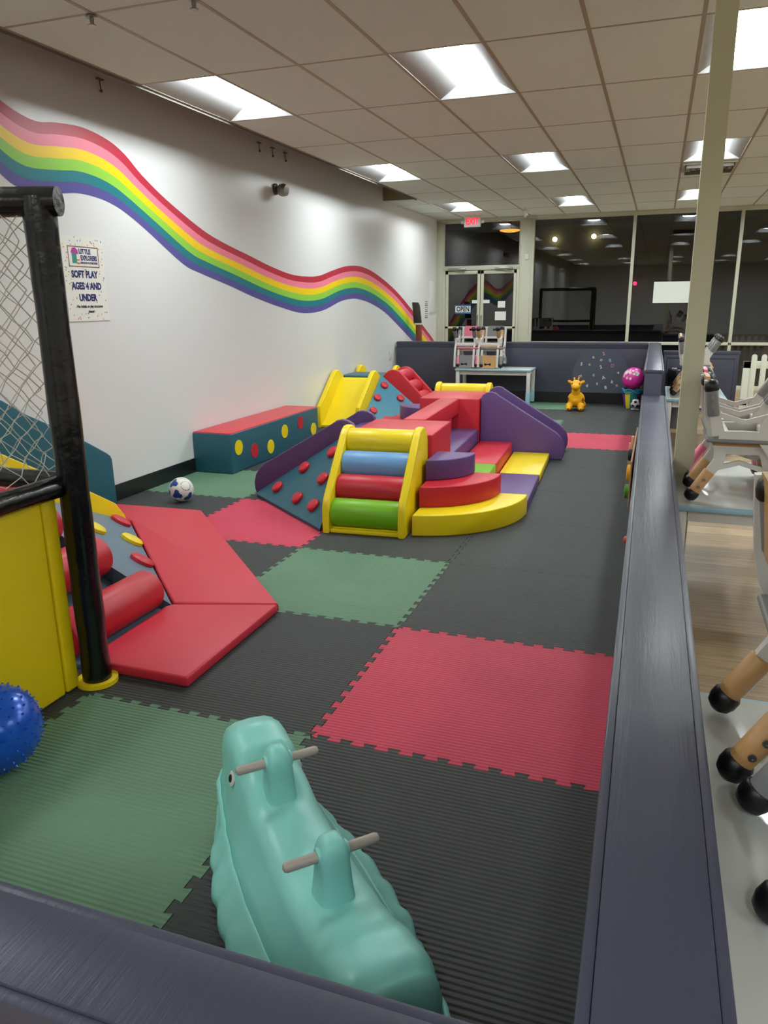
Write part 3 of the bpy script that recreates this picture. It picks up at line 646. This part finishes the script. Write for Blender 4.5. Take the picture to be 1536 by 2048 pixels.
#       s    top   wtop  zledge wledge zbot  wbot
ST = [(-.535, .20, .035, .15, .045, .12, .05), (-.525, .27, .068, .15, .080, .10, .082), (-.49, .325, .084, .135, .101, .075, .106), (-.42, .342, .088, .118, .113, .045, .136), (-.34, .330, .090, .108, .124, .022, .166),
      (-.27, .285, .092, .100, .136, .010, .190), (-.14, .238, .098, .090, .148, .002, .214), (0, .225, .102, .088, .154, .0, .224), (.14, .230, .104, .088, .152, .002, .222), (.24, .240, .104, .094, .150, .010, .206),
      (.32, .258, .104, .104, .146, .026, .182), (.40, .285, .106, .115, .138, .045, .158), (.47, .295, .104, .13, .126, .07, .134), (.52, .28, .096, .14, .112, .085, .115), (.545, .23, .080, .14, .085, .10, .088), (.555, .17, .045, .13, .05, .11, .05)]
b = MB(); rings = []; N = 96
for k in range(N + 1):
    s_ = -.535 + 1.09 * k / N; tp, wt, zl, wl, zb, wb = interp(ST, s_)
    wav = .008 * abs(sin(s_ * pi / .115)) * (1 - (min(1, abs(s_) / .6)) ** 4); wb2 = wb + wav - .005; rip = .006 * sin(s_ * 2 * pi / .115)
    half = [(0, tp), (wt * .55, tp - .004), (wt * .85, tp - .016), (wt, tp - .040), (wt * 1.08, tp - .075 if tp - .075 > zl else (tp + zl) / 2), (wl * .93, zl + .035), (wl * .985, zl + .010), (wl, zl), (wl + .004, zl + .004), (wl + .010, zl + .002), (wl + .016, zl - .008), ((wl + wb2) / 2 + .004, zl * .62 + (zb + .045) * .38 - .010 + rip), (wb2 - .012, min(zl - .012, zb + .045) + rip), (wb2 - .002, min(zl - .016, zb + .036) + rip), (wb2 + .002, zb + .012), (wb2 - .004, zb)]
    ring = [(y, z) for y, z in half] + [(0, zb + .03)] + [(-y, z) for y, z in half[:0:-1]]
    rings.append([b.bm.verts.new((s_, y, max(z, .001))) for y, z in ring])
n = len(rings[0])
for a, c in zip(rings, rings[1:]):
    for k in range(n): b.bm.faces.new((a[k], a[(k + 1) % n], c[(k + 1) % n], c[k]))
b.bm.faces.new(rings[0][::-1]); b.bm.faces.new(rings[-1])
for sx in (-.205, .195):
    # handle post: a rounded tapering block rising from the saddle
    pr = [(.200, .060, .054), (.230, .050, .046), (.27, .044, .041), (.32, .040, .037), (.355, .038, .035), (.375, .031, .028), (.386, .022, .020), (.389, .008, .008)]
    rr = []
    for z, hx, hy in pr:
        rr.append([b.bm.verts.new((sx + hx * math.copysign(abs(cos(a)) ** .6, cos(a)), hy * math.copysign(abs(sin(a)) ** .55, sin(a)), z)) for a in [2 * pi * q / 24 for q in range(24)]])
    for a, c in zip(rr, rr[1:]):
        for k in range(24): b.bm.faces.new((a[k], a[(k + 1) % 24], c[(k + 1) % 24], c[k]))
    b.bm.faces.new(rr[-1]); b.bm.faces.new(rr[0][::-1])
b.build('body', M['aqua'], t, smooth=60)
for sx in (-.205, .195):
    b = MB(); b.cyl((sx, -.118, .345), (sx, .118, .345), .0125, seg=18, bev=.010); b.build('handle', M['handle'], t)
    b = MB(); b.lathe([(-.038, .019), (-.035, .021), (.035, .021), (.038, .019)], (sx, 0, .345), (0, 1, 0), 18); b.build('handle_collar', M['aqua'], t)
for sy in (-1, 1):
    b = MB(); b.lathe([(0, .0), (0, .022), (.003, .022), (.005, .018), (.006, 0)], (-.335, sy * .099, .238), (0, sy, .3), 20); e1 = b.build('eye', M['white'], t)
    b = MB(); b.lathe([(.004, .012), (.008, .010), (.0085, 0)], (-.335, sy * .099, .238), (0, sy, .3), 16); b.build('pupil', M['black'], e1)

# ---- balls
t = MB(); R_ = .150; t.sphere((0, 0, 0), R_, 48, 28)
ga = pi * (3 - sqrt(5))
for k in range(230):
    z = 1 - 2 * (k + .5) / 230; r = sqrt(1 - z * z); d = Vector((r * cos(ga * k), r * sin(ga * k), z)); t.lathe([(0, .0045), (.004, .0035), (.0085, .0022), (.0095, .0)], d * (R_ - .001), d, 8, caps=False)
o = t.build('spiky_ball', mat('pearl_blue_rubber', (24, 92, 205), .22, metal=.2, spec=.6), smooth=40); o.location = (-2.035, 1.715, R_ + .009); tag(o, 'blue studded sensory ball at the left edge by the yellow pad', 'ball')
def ico_ball(name, r, mats, rule, sub=5):
    b = MB(); bmesh.ops.create_icosphere(b.bm, subdivisions=sub, radius=r)
    for f in b.bm.faces: f.material_index = rule(f.calc_center_median().normalized())
    return b.build(name, mats, smooth=80)
phi = (1 + sqrt(5)) / 2
ICO = [Vector(v).normalized() for v in [(0, s1, s2 * phi) for s1 in (-1, 1) for s2 in (-1, 1)] + [(s1, s2 * phi, 0) for s1 in (-1, 1) for s2 in (-1, 1)] + [(s2 * phi, 0, s1) for s1 in (-1, 1) for s2 in (-1, 1)]]
def star(p):
    c = max(ICO, key=lambda v: v.dot(p)); a = math.acos(min(1, c.dot(p)))
    x = Vector((.31, .52, .8)).cross(c).normalized(); y = c.cross(x); d = p - c * p.dot(c); th = atan2(d.dot(y), d.dot(x))
    lim = .30 + .20 * abs(cos(th * 1.5)) ** 2
    if ICO.index(c) % 2 == 0: return 1 if a < lim * .95 else 0
    return 2 if abs(a - .40) < .018 else 0
o = ico_ball('football', .099, [mat('football_white', (225, 224, 216), .38), mat('football_blue', (34, 62, 140), .4, vary=.4, vscale=30), mat('football_dark', (50, 56, 66), .5)], star)
o.location = (-3.565, 5.09, .10); o.rotation_euler = (.5, .3, .9); tag(o, 'white football with blue star patches on the black mat near the wall', 'football')
# basket with balls
t = thing('toy_basket', 'small round toy basket with blue rim holding the pink ball', 'basket', (-.285, 11.78, 0))
b = MB(); b.lathe([(.001, .10), (.01, .105), (.12, .125), (.24, .145), (.24, .135), (.12, .115), (.02, .09), (.02, 0)], (0, 0, 0), (0, 0, 1), 32, caps=False)
for f in b.bm.faces:
    c = f.calc_center_median(); a = atan2(c.y, c.x); f.material_index = int((a + pi) / (2 * pi) * 9) % 3
b.build('tub', [mat('tub_purple', (110, 50, 130), .4), mat('tub_yellow', (226, 208, 50), .4), mat('tub_teal', (40, 120, 130), .4)], t)
b = MB()
for k in range(3): b.tube([((.146 + .006 * sin(5 * a + k * 2)) * cos(a), (.146 + .006 * sin(5 * a + k * 2)) * sin(a), .235 + .022 * k + .008 * sin(7 * a + k)) for a in [2 * pi * q / 40 for q in range(41)]], .009, seg=6)
b.build('rope_rim', mat('turquoise_rope', (40, 130, 160), .5), t)
dots = [Vector((random.uniform(-1, .4), random.uniform(-1, -.2), random.uniform(0, 1))).normalized() for _ in range(16)]
o = ico_ball('play_ball', .158, [mat('magenta_rubber', (226, 50, 160), .3), M['white']], lambda p: 1 if max(d.dot(p) for d in dots) > .9925 else 0); o.location = (-.285, 11.78, .435); tag(o, 'large magenta ball with white spots sitting in the basket', 'ball')
o = ico_ball('football', .066, [mat('football_white', (225, 224, 216), .38), M['black']], lambda p: 1 if max(c.dot(p) for c in ICO) > .945 else 0, 4); o.location = (-.225, 11.52, .10); o.rotation_euler = (.55, 0, .0)
tag(o, 'small black and white soccer ball resting against the toy basket', 'football')
b = MB()
for k, (dx, dy, dz, r) in enumerate([(0, 0, 0, .018), (.035, .0, 0, .02), (-.035, .0, 0, .02), (.0, .03, 0, .018)]): b.sphere((dx, dy, .0), r, 14, 10, (1.3, 1, .75))
o = b.build('plush_toy', mat('plush_white', (216, 212, 204), .9)); o.location = (-.225, 11.53, 0.0155); tag(o, 'small pale plush toy lying under the little soccer ball', 'plush toy')
t = thing('stacking_toy', 'yellow knobbly toy standing between the pink ball and the divider', 'toy', (-.165, 12.04, 0))
b = MB()
for k in range(8): b.sphere((.012 * sin(k * 2.1), .01 * cos(k * 1.7), .035 + .062 * k), .036 - .001 * k, 14, 10)
b.build('body', mat('toy_yellow', (232, 200, 40), .4), t)
b = MB()
for k in range(4): b.sphere((-.03 + .01 * k, -.025, .12 + .1 * k), .014, 10, 8)
b.build('bead', M['red'], t)

# ---- giraffe hopper
t = thing('giraffe_hopper', 'orange-yellow inflatable giraffe hopper facing the camera near the arch', 'hopper toy', (-1.05, 11.36, 0))
b = MB()
for c, r, sc in [((0, .02, .155), .135, (.92, 1.15, .86)), ((0, -.05, .20), .10, (.9, .8, .9)), ((0, -.085, .285), .062, (1, .9, 1.5)), ((0, -.10, .375), .074, (1.02, .9, .95)), ((0, -.165, .352), .056, (1.05, .95, .86)),
                 ((-.085, -.09, .06), .052, (1, 1.1, 1.15)), ((.085, -.09, .06), .052, (1, 1.1, 1.15)), ((-.085, .13, .06), .052, (1, 1.1, 1.15)), ((.085, .13, .06), .052, (1, 1.1, 1.15)),
                 ((-.088, -.12, .038), .038, (1, 1.2, .95)), ((.088, -.12, .038), .038, (1, 1.2, .95))]: b.sphere(c, r, 24, 16, sc)
for sx in (-1, 1):
    b.sphere((sx * .088, -.085, .415), .03, 14, 10, (1.3, .5, .75), Euler((0, -sx * .45, 0)))
    b.tube([(sx * .026, -.085, .43), (sx * .03, -.083, .462)], [.011, .011], seg=10); b.sphere((sx * .03, -.083, .468), .015, 10, 8)
o = b.build('body', mat('hopper_orange', (250, 178, 22), .34, spec=.5), t, smooth=80)
rm = o.modifiers.new('remesh', 'REMESH'); rm.mode = 'VOXEL'; rm.voxel_size = .006; rm.use_smooth_shade = True
sm = o.modifiers.new('smooth', 'SMOOTH'); sm.factor = .5; sm.iterations = 6
for sx in (-1, 1):
    b = MB(); b.sphere((sx * .052, -.150, .398), .008, 10, 8); b.build('eye', M['black'], t)
    b = MB(); b.sphere((sx * .105, -.075, .165), .025, 12, 8, (.35, 1, 1.2)); b.build('spot', mat('hopper_brown', (110, 60, 20), .4), t)
    b = MB(); b.sphere((sx * .088, -.158, .034), .013, 12, 8, (1, .6, 1)); b.build('hoof_mark', mat('hopper_brown', (110, 60, 20), .4), t)

# ---- wooden activity toys fixed on the play side of the divider
t = thing('activity_board', 'wooden activity board on the play side of the long divider with coloured pieces', 'activity board', (-.1, 6.3, 0))
b = MB(); b.box(-.004, .008, -1.05, .45, .18, .50, bev=.003); b.box(-.03, -.008, -.05, .0, .20, .50, bev=.004); b.box(-.045, -.03, -.12, -.09, .25, .46, bev=.003); b.build('board', M['wood'], t)
for y, z, r, h, cn, nm in ((-.30, .40, .045, .035, M['black'], 'knob'), (-.62, .33, .06, .030, mat('toy_amber', (228, 168, 20), .4), 'spinner'), (-.95, .27, .05, .028, mat('toy_green', (80, 140, 50), .4), 'spinner')  ):
    b = MB(); b.lathe([(0, r), (h * .8, r), (h, r * .8), (h, 0)], (-.006, y, z), (-1, 0, 0), 20); b.build(nm, cn, t)
t = MB(); t.sphere((0, 0, 0), .022, 14, 10); o = t.build('bead_toy', mat('salmon_plastic', (220, 80, 70), .4)); o.location = (-.068, 4.1, .30); tag(o, 'small salmon coloured round toy on the play side of the divider', 'toy')

# ================================================================== TABLES AND CHAIRS
def table(label, loc, w_, d_, h, legm, group=None):
    t = thing('kids_table', label, 'table', loc, 0, group)
    b = MB(); b.box(-w_ / 2, w_ / 2, -d_ / 2, d_ / 2, h - .028, h - .0006, bev=.006, seg=3); b.build('edge_band', M['tableedge'], t)
    b = MB(); b.box(-w_ / 2 + .02, w_ / 2 - .02, -d_ / 2 + .02, d_ / 2 - .02, h - .02, h, bev=.0004); b.build('tabletop', M['tabletop'], t)
    b = MB(); q = .05
    b.box(-w_ / 2 + q, w_ / 2 - q, -d_ / 2 + q, -d_ / 2 + q + .02, h - .09, h - .028); b.box(-w_ / 2 + q, w_ / 2 - q, d_ / 2 - q - .02, d_ / 2 - q, h - .09, h - .028)
    b.box(-w_ / 2 + q, -w_ / 2 + q + .02, -d_ / 2 + q, d_ / 2 - q, h - .09, h - .028); b.box(w_ / 2 - q - .02, w_ / 2 - q, -d_ / 2 + q, d_ / 2 - q, h - .09, h - .028); b.build('apron', M['white'], t)
    for sx in (-1, 1):
        for sy in (-1, 1):
            x, y = sx * (w_ / 2 - .038), sy * (d_ / 2 - .05); b = MB(); b.box(x - .028, x + .028, y - .028, y + .028, .19, h - .028, bev=.006); l = b.build('leg', M['white'], t)
            b = MB(); b.box(x - .032, x + .032, y - .032, y + .032, .02, .21, bev=.008); b.build('leg_sleeve', legm, l)
            b = MB(); b.box(x - .030, x + .030, y - .030, y + .030, 0, .022, bev=.006); b.build('foot_cap', M['rubber'], l)
    return t
table('pale blue edged kids table against the far purple wall with stacked chairs on it', (-2.335, 11.83, 0), 1.17, .56, .55, M['legblue'])
table('nearest white kids table with pale blue edge at the right edge of the view', (.463, 1.36, FZ), .62, 1.22, .55 - FZ, M['grey'])
table('middle white kids table with pale blue edge just beyond the olive column', (.455, 4.56, FZ), .62, 1.24, .55 - FZ, M['grey'])
table('farthest white kids table on the dining side, in front of the purple panel wall', (.43, 9.05, FZ), .60, 1.28, .55 - FZ, M['grey'])

def make_chair(sleeve, seatc, name_):
    """sits facing +y, feet at z=0"""
    t = thing('kids_chair', 'x', 'chair'); t['tmp'] = name_
    for sx in (-1, 1):
        x = sx * .135; b = MB()
        def bar(pts, wx, wy):
            rings = []
            for i, (y, z, k) in enumerate(pts): 
                p = pts[max(0, i - 1)]; q = pts[min(len(pts) - 1, i + 1)]; d = Vector((q[0] - p[0], q[1] - p[1])).normalized(); nrm = Vector((d.y, -d.x))
                rings.append([b.bm.verts.new((x + ex * wx / 2, y + nrm.x * ey * wy * k / 2, z + nrm.y * ey * wy * k / 2)) for ex, ey in ((-1, -1), (1, -1), (1, 1), (-1, 1))])
            fs = []
            for a, c in zip(rings, rings[1:]): fs += [b.bm.faces.new((a[k], a[(k + 1) % 4], c[(k + 1) % 4], c[k])) for k in range(4)]
            fs += [b.bm.faces.new(rings[0][::-1]), b.bm.faces.new(rings[-1])]
        bar([(-.16, .07, .9), (-.13, .125, .9), (-.085, .20, 1.0), (-.082, .262, 1.25), (-.125, .33, .95), (-.145, .40, .8), (-.158, .50, .7), (-.165, .56, .6)], .026, .046)
        bar([(.142, .07, .9), (.130, .13, .9), (.115, .20, 1.0), (.10, .255, 1.15)], .026, .046)
        bar([(-.10, .255, 1), (0, .252, 1), (.10, .255, 1)], .024, .038)
        bar([(-.112, .16, 1), (0, .195, 1), (.122, .16, 1)], .016, .022)
        b.build('side_frame', M['white'], t)
        for sy in (-1, 1):
            b = MB(); p0, p1 = (Vector((x, -.190, .031)), Vector((x, -.118, .150))) if sy < 0 else (Vector((x, .150, .033)), Vector((x, .128, .170))); d = (p1 - p0).normalized()
            b.tube([p0, p0 + d * .02, p1 - d * .004, p1], [.023, .025, .0265, .024], seg=18); l = b.build('leg_sleeve', sleeve, t)
            b = MB(); b.lathe([(-.024, .0), (-.021, .014), (-.012, .026), (.004, .0315), (.022, .0315), (.028, .028), (.028, 0)], p0, d, 20, caps=False); b.build('rubber_foot', M['rubber'], l)
            for kk in (.055, .095):
                b = MB(); c = p0 + d * kk; b.lathe([(0, .008), (.004, .008), (.004, .004), (.002, .004), (.002, 0)], c + Vector((sx * .0265, 0, 0)), (sx, 0, 0), 12); b.build('screw', M['metal'], l)
    b = MB(); b.box(-.155, .155, -.12, .15, .270, .288, bev=.008, seg=3); b.build('seat', seatc, t)
    b = MB(); b.box(-.13, .13, -.095, -.075, .235, .268, bev=.004); b.build('crossbar', M['white'], t); b = MB(); b.box(-.13, .13, .06, .08, .235, .268, bev=.004); b.build('crossbar', M['white'], t); b = MB(); b.box(-.13, .13, .118, .131, .15, .18, bev=.003); b.build('crossbar', M['white'], t)
    # backrest with a bow-shaped grip hole, slightly leaning back
    b = MB(); W_, z0, z1 = .128, .40, .572; hx, hz = .045, .018
    out = [(-W_, z0 + .03), (-W_ + .03, z0), (W_ - .03, z0), (W_, z0 + .03), (W_ - .004, z1 - .03), (W_ - .03, z1), (-W_ + .03, z1), (-W_ + .004, z1 - .03)]
    hc = z1 - .052; hole = [(-hx, hc - hz), (0, hc - hz * .4), (hx, hc - hz), (hx + .003, hc), (hx, hc + hz), (0, hc + hz * .4), (-hx, hc + hz), (-hx - .003, hc)]
    vs = {}
    def V(p, f): 
        y = -.150 - .12 * (p[1] - z0) + (.018 if f else 0) + .0; 
        return vs.setdefault((p, f), b.bm.verts.new((p[0], y, p[1])) if (p, f) not in vs else vs.get((p, f)))
    mapi = [(0, 7), (1, 0), (2, 2), (3, 3), (4, 4 - 1), (5, 4), (6, 6), (7, 7)]
    O, Hh = out, hole
    quads = [(O[0], O[1], Hh[0], Hh[7]), (O[1], O[2], Hh[2], Hh[1], Hh[0]), (O[2], O[3], Hh[3], Hh[2]), (O[3], O[4], Hh[3]), (O[4], O[5], Hh[4], Hh[3]), (O[5], O[6], Hh[6], Hh[5], Hh[4]), (O[6], O[7], Hh[7], Hh[6]), (O[7], O[0], Hh[7])]
    for q in quads:
        b.bm.faces.new([V(p, 1) for p in q]); b.bm.faces.new([V(p, 0) for p in q][::-1])
    for loop in (O, Hh):
        for k in range(8): b.bm.faces.new((V(loop[k], 0), V(loop[(k + 1) % 8], 0), V(loop[(k + 1) % 8], 1), V(loop[k], 1)))
    b.build('backrest', seatc, t)
    return t
CS = 1.10
kinds = {'tan': make_chair(M['tan'], M['tan'], 'tan'), 'grey': make_chair(M['grey'], M['grey'], 'grey'), 'pink': make_chair(M['pink'], M['pink'], 'pink')}
used = {}
def place_chair(kind, x, y, z, rz, label, group, inverted=False):
    o = kinds[kind] if kind not in used else copy_tree(kinds[kind]); used[kind] = 1
    if 'tmp' in o: del o['tmp']
    o.scale = (CS,) * 3; o.location = (x + (.05 * cos(rz) if inverted else 0), y + (.05 * sin(rz) if inverted else 0), z + (.579 * CS if inverted else 0)); o.rotation_euler = (pi, 0, rz) if inverted else (0, 0, rz)
    tag(o, label, 'chair', group)
def stack(x, y, z, rz, lower, upper, where, group):
    place_chair(lower, x, y, z, rz, '%s kids chair standing upright %s' % (lower, where), group)
    place_chair(upper, x, y, z, rz, 'upturned %s kids chair on the upright one %s' % (upper, where), group, True)
rr_ = -pi / 2; T = .5505
for k_ in kinds: pass
stack(-2.745, 11.80, T, pi, 'pink', 'grey', 'on the left of the far wall table', 'chairs stacked on the far wall table')
stack(-2.375, 11.80, T, pi, 'grey', 'tan', 'on the middle of the far wall table', 'chairs stacked on the far wall table')
stack(.43, 1.715, T, rr_, 'tan', 'grey', 'at the far end of the nearest table', 'chairs stacked on the nearest table')
stack(.46, 1.32, T, rr_, 'grey', 'tan', 'in the middle of the nearest table', 'chairs stacked on the nearest table')
stack(.43, 4.19, T, rr_, 'tan', 'grey', 'at the near end of the middle table', 'chairs stacked on the middle table')
stack(.44, 4.60, T, rr_, 'pink', 'grey', 'at the far end of the middle table', 'chairs stacked on the middle table')
stack(.41, 8.80, T, rr_, 'tan', 'grey', 'at the near end of the farthest table', 'chairs stacked on the farthest table')
stack(.42, 9.22, T, rr_, 'tan', 'grey', 'at the far end of the farthest table', 'chairs stacked on the farthest table')
# bin with black bag
t = thing('trash_bin', 'bin lined with a crumpled black bag standing behind the taller divider', 'bin', (.33, 10.15, FZ))
b = MB(); b.lathe([(.0, .13), (.60, .17), (.60, .16), (.02, .12), (.02, 0)], (0, 0, 0), (0, 0, 1), 28, caps=False); b.build('bin_body', M['grey'], t)
b = MB(); rnd = random.Random(4); prf = [(.30, .172), (.40, .180), (.52, .183), (.60, .186), (.66, .19), (.72, .17), (.735, .14), (.70, .10)]
b.lathe(prf, (0, 0, 0), (0, 0, 1), 40, caps=False)
for v in b.bm.verts:
    a = atan2(v.co.y, v.co.x); k = 1 + .05 * sin(9 * a + v.co.z * 20) + rnd.uniform(-.02, .02); v.co.x *= k; v.co.y *= k
b.build('bin_bag', mat('black_bag_plastic', (16, 16, 18), .25, bump=.8, bscale=25), t, smooth=30)

# ================================================================== SIGNS AND WALL FITTINGS
RX = Matrix.Rotation(pi / 2, 4, 'Z') @ Matrix.Rotation(pi / 2, 4, 'X')      # text reading on the left wall (faces +x)
t = thing('wall_sign', 'dotted white paper sign on the left wall reading soft play ages 4 and under', 'sign', (XL + .002, 4.87, 1.745)); b = MB(); b.box(0, .003, -.225, .225, -.305, .305)
b.build('paper', mat('sign_paper', (228, 226, 218), .6), t, smooth=0)
def flat(mb, y0, y1, z0, z1, x=.0035): mb.quad([(x, y0, z0), (x, y1, z0), (x, y1, z1), (x, y0, z1)])
def stext(body, size, m_, y, z, sx=1.0, bold=.0): return text_mesh(body, size, m_, 'lettering', t, Matrix.Translation((.0038, y, z)) @ RX, extrude=.0003, bold=bold, sx=sx)
b = MB()
for q in ((-.165, .165, .225, .233), (-.165, .165, .085, .093), (-.165, -.157, .085, .233), (.157, .165, .085, .233)): flat(b, *q)
b.build('border_line', M['brownline'], t, smooth=0)
stext('LITTLE', .048, M['navy'], .015, .196, .9, .002); stext('EXPLORERS', .048, M['navy'], .055, .150, .72, .002); stext('INDOOR PLAYGROUND', .020, M['navy'], .055, .116, .85, .001)
b = MB(); flat(b, -.125, -.075, .11, .19); b.build('logo_tower', mat('logo_green', (60, 140, 130), .6), t, smooth=0)
b = MB(); b.prism([(-.135, .185), (-.055, .175), (-.06, .205), (-.085, .222), (-.115, .218)], 'x', .0034, .0040); b.build('logo_roof', mat('logo_magenta', (176, 60, 150), .6), t, smooth=0)
b = MB(); flat(b, -.075, -.045, .105, .118, .0036); flat(b, -.075, -.045, .13, .14, .0036); b.build('logo_stripes', mat('logo_orange', (210, 120, 60), .6), t, smooth=0)
stext('SOFT PLAY', .068, M['navy'], -.01, .032, .84, .0035); stext('AGES 4 AND', .068, M['navy'], .0, -.052, .84, .0035); stext('UNDER', .068, M['navy'], .0, -.136, .84, .0035)
stext('No Adults on play structures', .029, M['ink'], .015, -.198, .82, .001); stext('please!', .029, M['ink'], .02, -.235, .82, .001)
rnd = random.Random(11); dc = [mat('dot_%d' % k, c, .6) for k, c in enumerate([(220, 90, 90), (90, 150, 170), (230, 190, 90), (120, 170, 110), (150, 100, 150)])]
bs = [MB() for _ in dc]
for k in range(150):
    y, z = rnd.uniform(-.215, .215), rnd.uniform(-.295, .295)
    if -.17 < y < .17 and (.08 < z < .24): continue
    if abs(y) < .15 and -.25 < z < .07 and rnd.random() < .75: continue
    q = bs[k % 5]; q.bm.faces.new([q.bm.verts.new((.0034, y + .0055 * cos(a), z + .0055 * sin(a))) for a in [2 * pi * i / 8 for i in range(8)]])
for q, mm in zip(bs, dc): q.build('confetti_dots', mm, t, smooth=0)
# exit sign
t = thing('exit_sign', 'white ceiling-mounted exit sign with glowing red letters', 'exit sign', (-3.30, 14.2, 2.935)); b = MB(); b.box(-.15, .15, -.02, .02, -.095, .095, bev=.006); b.box(-.05, .05, -.015, .015, .095, .105); b.build('housing', M['shell'], t)
text_mesh('EXIT', .155, mat('exit_red_glow', (255, 30, 50), .5, emit=(255, 20, 50), estr=2.2), 'lettering', t, Matrix.Translation((0, -.022, -.004)) @ Matrix.Rotation(pi / 2, 4, 'X'), extrude=.002, bold=.004, sx=.74)
for sx in (-1, 1):
    b = MB(); b.cyl((sx * .165, .02, -.01), (sx * .195, -.015, -.01), .026, seg=14); b.build('lamp_head', M['shell'], t)
# open sign
GY_ = YW - .034
t = thing('open_sign', 'blue and white open sign on the left glass door', 'sign', (-3.575, GY_ - .003, 1.405)); b = MB(); b.box(-.155, .155, 0, .003, -.085, .085); b.build('board', mat('sign_blue', (40, 90, 150), .5), t, smooth=0)
b = MB(); b.box(-.15, .15, -.001, .001, -.055, .058); b.build('white_band', M['paper'], t, smooth=0)
text_mesh('OPEN', .125, M['ink'], 'lettering', t, Matrix.Translation((0, -.003, 0)) @ Matrix.Rotation(pi / 2, 4, 'X'), extrude=.0005, bold=.003, sx=.78)
def note(label, x0, x1, z0, z1, y=GY_, nm='paper_notice'):
    b = MB(); b.box(-(x1 - x0) / 2, (x1 - x0) / 2, 0, .002, -(z1 - z0) / 2, (z1 - z0) / 2); o = b.build(nm, M['paper'], smooth=0); o.location = ((x0 + x1) / 2, y - .003, (z0 + z1) / 2); tag(o, label, 'notice')
note('small square notice on the right glass door, the upper one', -2.90, -2.76, 1.43, 1.55); note('wider white notice on the right glass door, the lower one', -2.95, -2.74, 1.20, 1.36)
note('narrow strip label across the left door stile', -3.40, -3.30, 1.515, 1.575); note('narrow strip label on the right door by the stile', -3.19, -3.06, 1.515, 1.575)
note('large blank white paper taped to the wide window left of the column', -.13, .51, 1.485, 1.845, YW - .008, 'window_paper')
# fittings on the left wall
t = thing('wall_lamp', 'round metal sensor lamp mounted high on the left wall', 'wall lamp', (XL, 8.06, 2.765)); b = MB(); b.lathe([(.001, .06), (.02, .06), (.03, .03), (.06, .03)], (0, 0, 0), (1, 0, 0), 20); b.build('mount', mat('dark_metal', (90, 84, 78), .4), t)
b = MB(); b.lathe([(.05, .03), (.07, .06), (.11, .068), (.15, .055), (.155, .0)], (0, 0, 0), (1, -.1, -.15), 24); b.build('shade', M['metal'], t)
b = MB(); b.cyl((.03, .06, 0), (.08, .10, .0), .022, seg=12); b.build('sensor', mat('dark_metal', (90, 84, 78), .4), t)
for k, (y, z) in enumerate([(5.25, 3.18), (7.72, 3.17), (8.02, 3.17), (8.33, 3.17)]):
    b = MB(); b.box(.001, .03, -.03, .03, .0, .008); b.tube([(.012, 0, 0), (.014, 0, -.05), (.02, .0, -.07)], .004, seg=6); b.sphere((.018, 0, -.075), .012, 8, 6)
    o = b.build('wall_hook', mat('dark_metal', (90, 84, 78), .4)); o.location = (XL, y, z); tag(o, ['small bracket on the left wall above the start of the rainbow', 'small bracket under the ceiling gap, first of three', 'small bracket under the ceiling gap, middle of three', 'small bracket under the ceiling gap, farthest of three'][k], 'bracket', 'wall brackets')
t = thing('vertical_wall_chart', 'narrow white vertical chart on the wall near the door', 'chart', (XL + .001, 13.98, 1.42)); b = MB(); b.box(0, .004, -.17, .17, -.19, .19); b.build('paper', M['paper'], t, smooth=0)
b = MB()
for k in range(9): flat(b, -.09, .09, -.16 + k * .036, -.145 + k * .036 + (.008 if k % 3 == 0 else 0), .0045)
b.build('printed_bars', mat('grey_ink', (110, 112, 116), .6), t, smooth=0)
b = MB(); b.box(.0005, .012, -.2, .2, -.29, .29, bev=.004); o = b.build('panel_cover', M['wall']); o.location = (XL, 14.42, 1.64); tag(o, 'flush white electrical panel cover on the wall beside the doors', 'panel cover')
b = MB(); b.box(.0005, .012, -.05, .05, -.07, .07, bev=.004); o = b.build('light_switch', M['white']); o.location = (XL, 11.9, .72); tag(o, 'small white switch plate on the wall beside the back purple panel', 'switch')
b = MB(); b.box(-.035, .035, -.02, 0, -.05, .05, bev=.006); o = b.build('alarm_keypad', M['white']); o.location = (-2.38, YW - .071, 2.33); tag(o, 'small white keypad on the post between the doors and the wide window', 'keypad')
# tall narrow board leaning beyond the back divider
t = thing('folding_board', 'narrow standing board with dark top and red-brown lower half by the left wall', 'board', (-3.90, 12.85, FZ)); b = MB(); b.box(-.05, .05, -.012, .012, 0, 1.20, bev=.003); b.box(-.05, .05, .015, .035, 0, 1.20, bev=.003); b.build('lower_board', M['redwood'], t)
b = MB(); b.prism([(-.085, 1.20), (.05, 1.20), (.015, 1.50), (-.01, 1.555), (-.115, 1.56)], 'y', -.014, .036, bev=.004); b.build('upper_board', mat('charcoal_board', (52, 54, 54), .5), t)
b = MB(); b.box(-.075, .055, -.018, .04, 1.185, 1.212, bev=.003); b.build('joint_band', M['paper'], t)
# ceiling bits
for (x, y), lab in (((-2.97, 3.80), 'small sprinkler head on the ceiling grid nearest the camera'), ((-2.34, 3.80), 'small sprinkler head at the top edge, second from the left wall')):
    b = MB(); b.lathe([(0, .03), (-.008, .03), (-.012, .012), (-.04, .010), (-.042, .022), (-.046, .022), (-.046, 0)], (0, 0, 0), (0, 0, 1), 16); o = b.build('sprinkler_head', M['metal']); o.location = (x, y, ZC - .006); tag(o, lab, 'sprinkler')
t = thing('hanging_prism', 'small clear faceted ornament hanging under the ceiling near the exit sign', 'ornament', (-2.2, 13.25, ZC - .006)); b = MB(); b.tube([(0, 0, 0), (0, 0, -.03)], .002, seg=5); b.build('string', M['white'], t)
b = MB(); b.lathe([(-.03, 0), (-.06, .045), (-.13, .04), (-.17, 0)], (0, 0, 0), (0, 0, 1), 6); b.build('crystal', mat('frosted_clear_plastic', (220, 224, 224), .2), t, smooth=0)
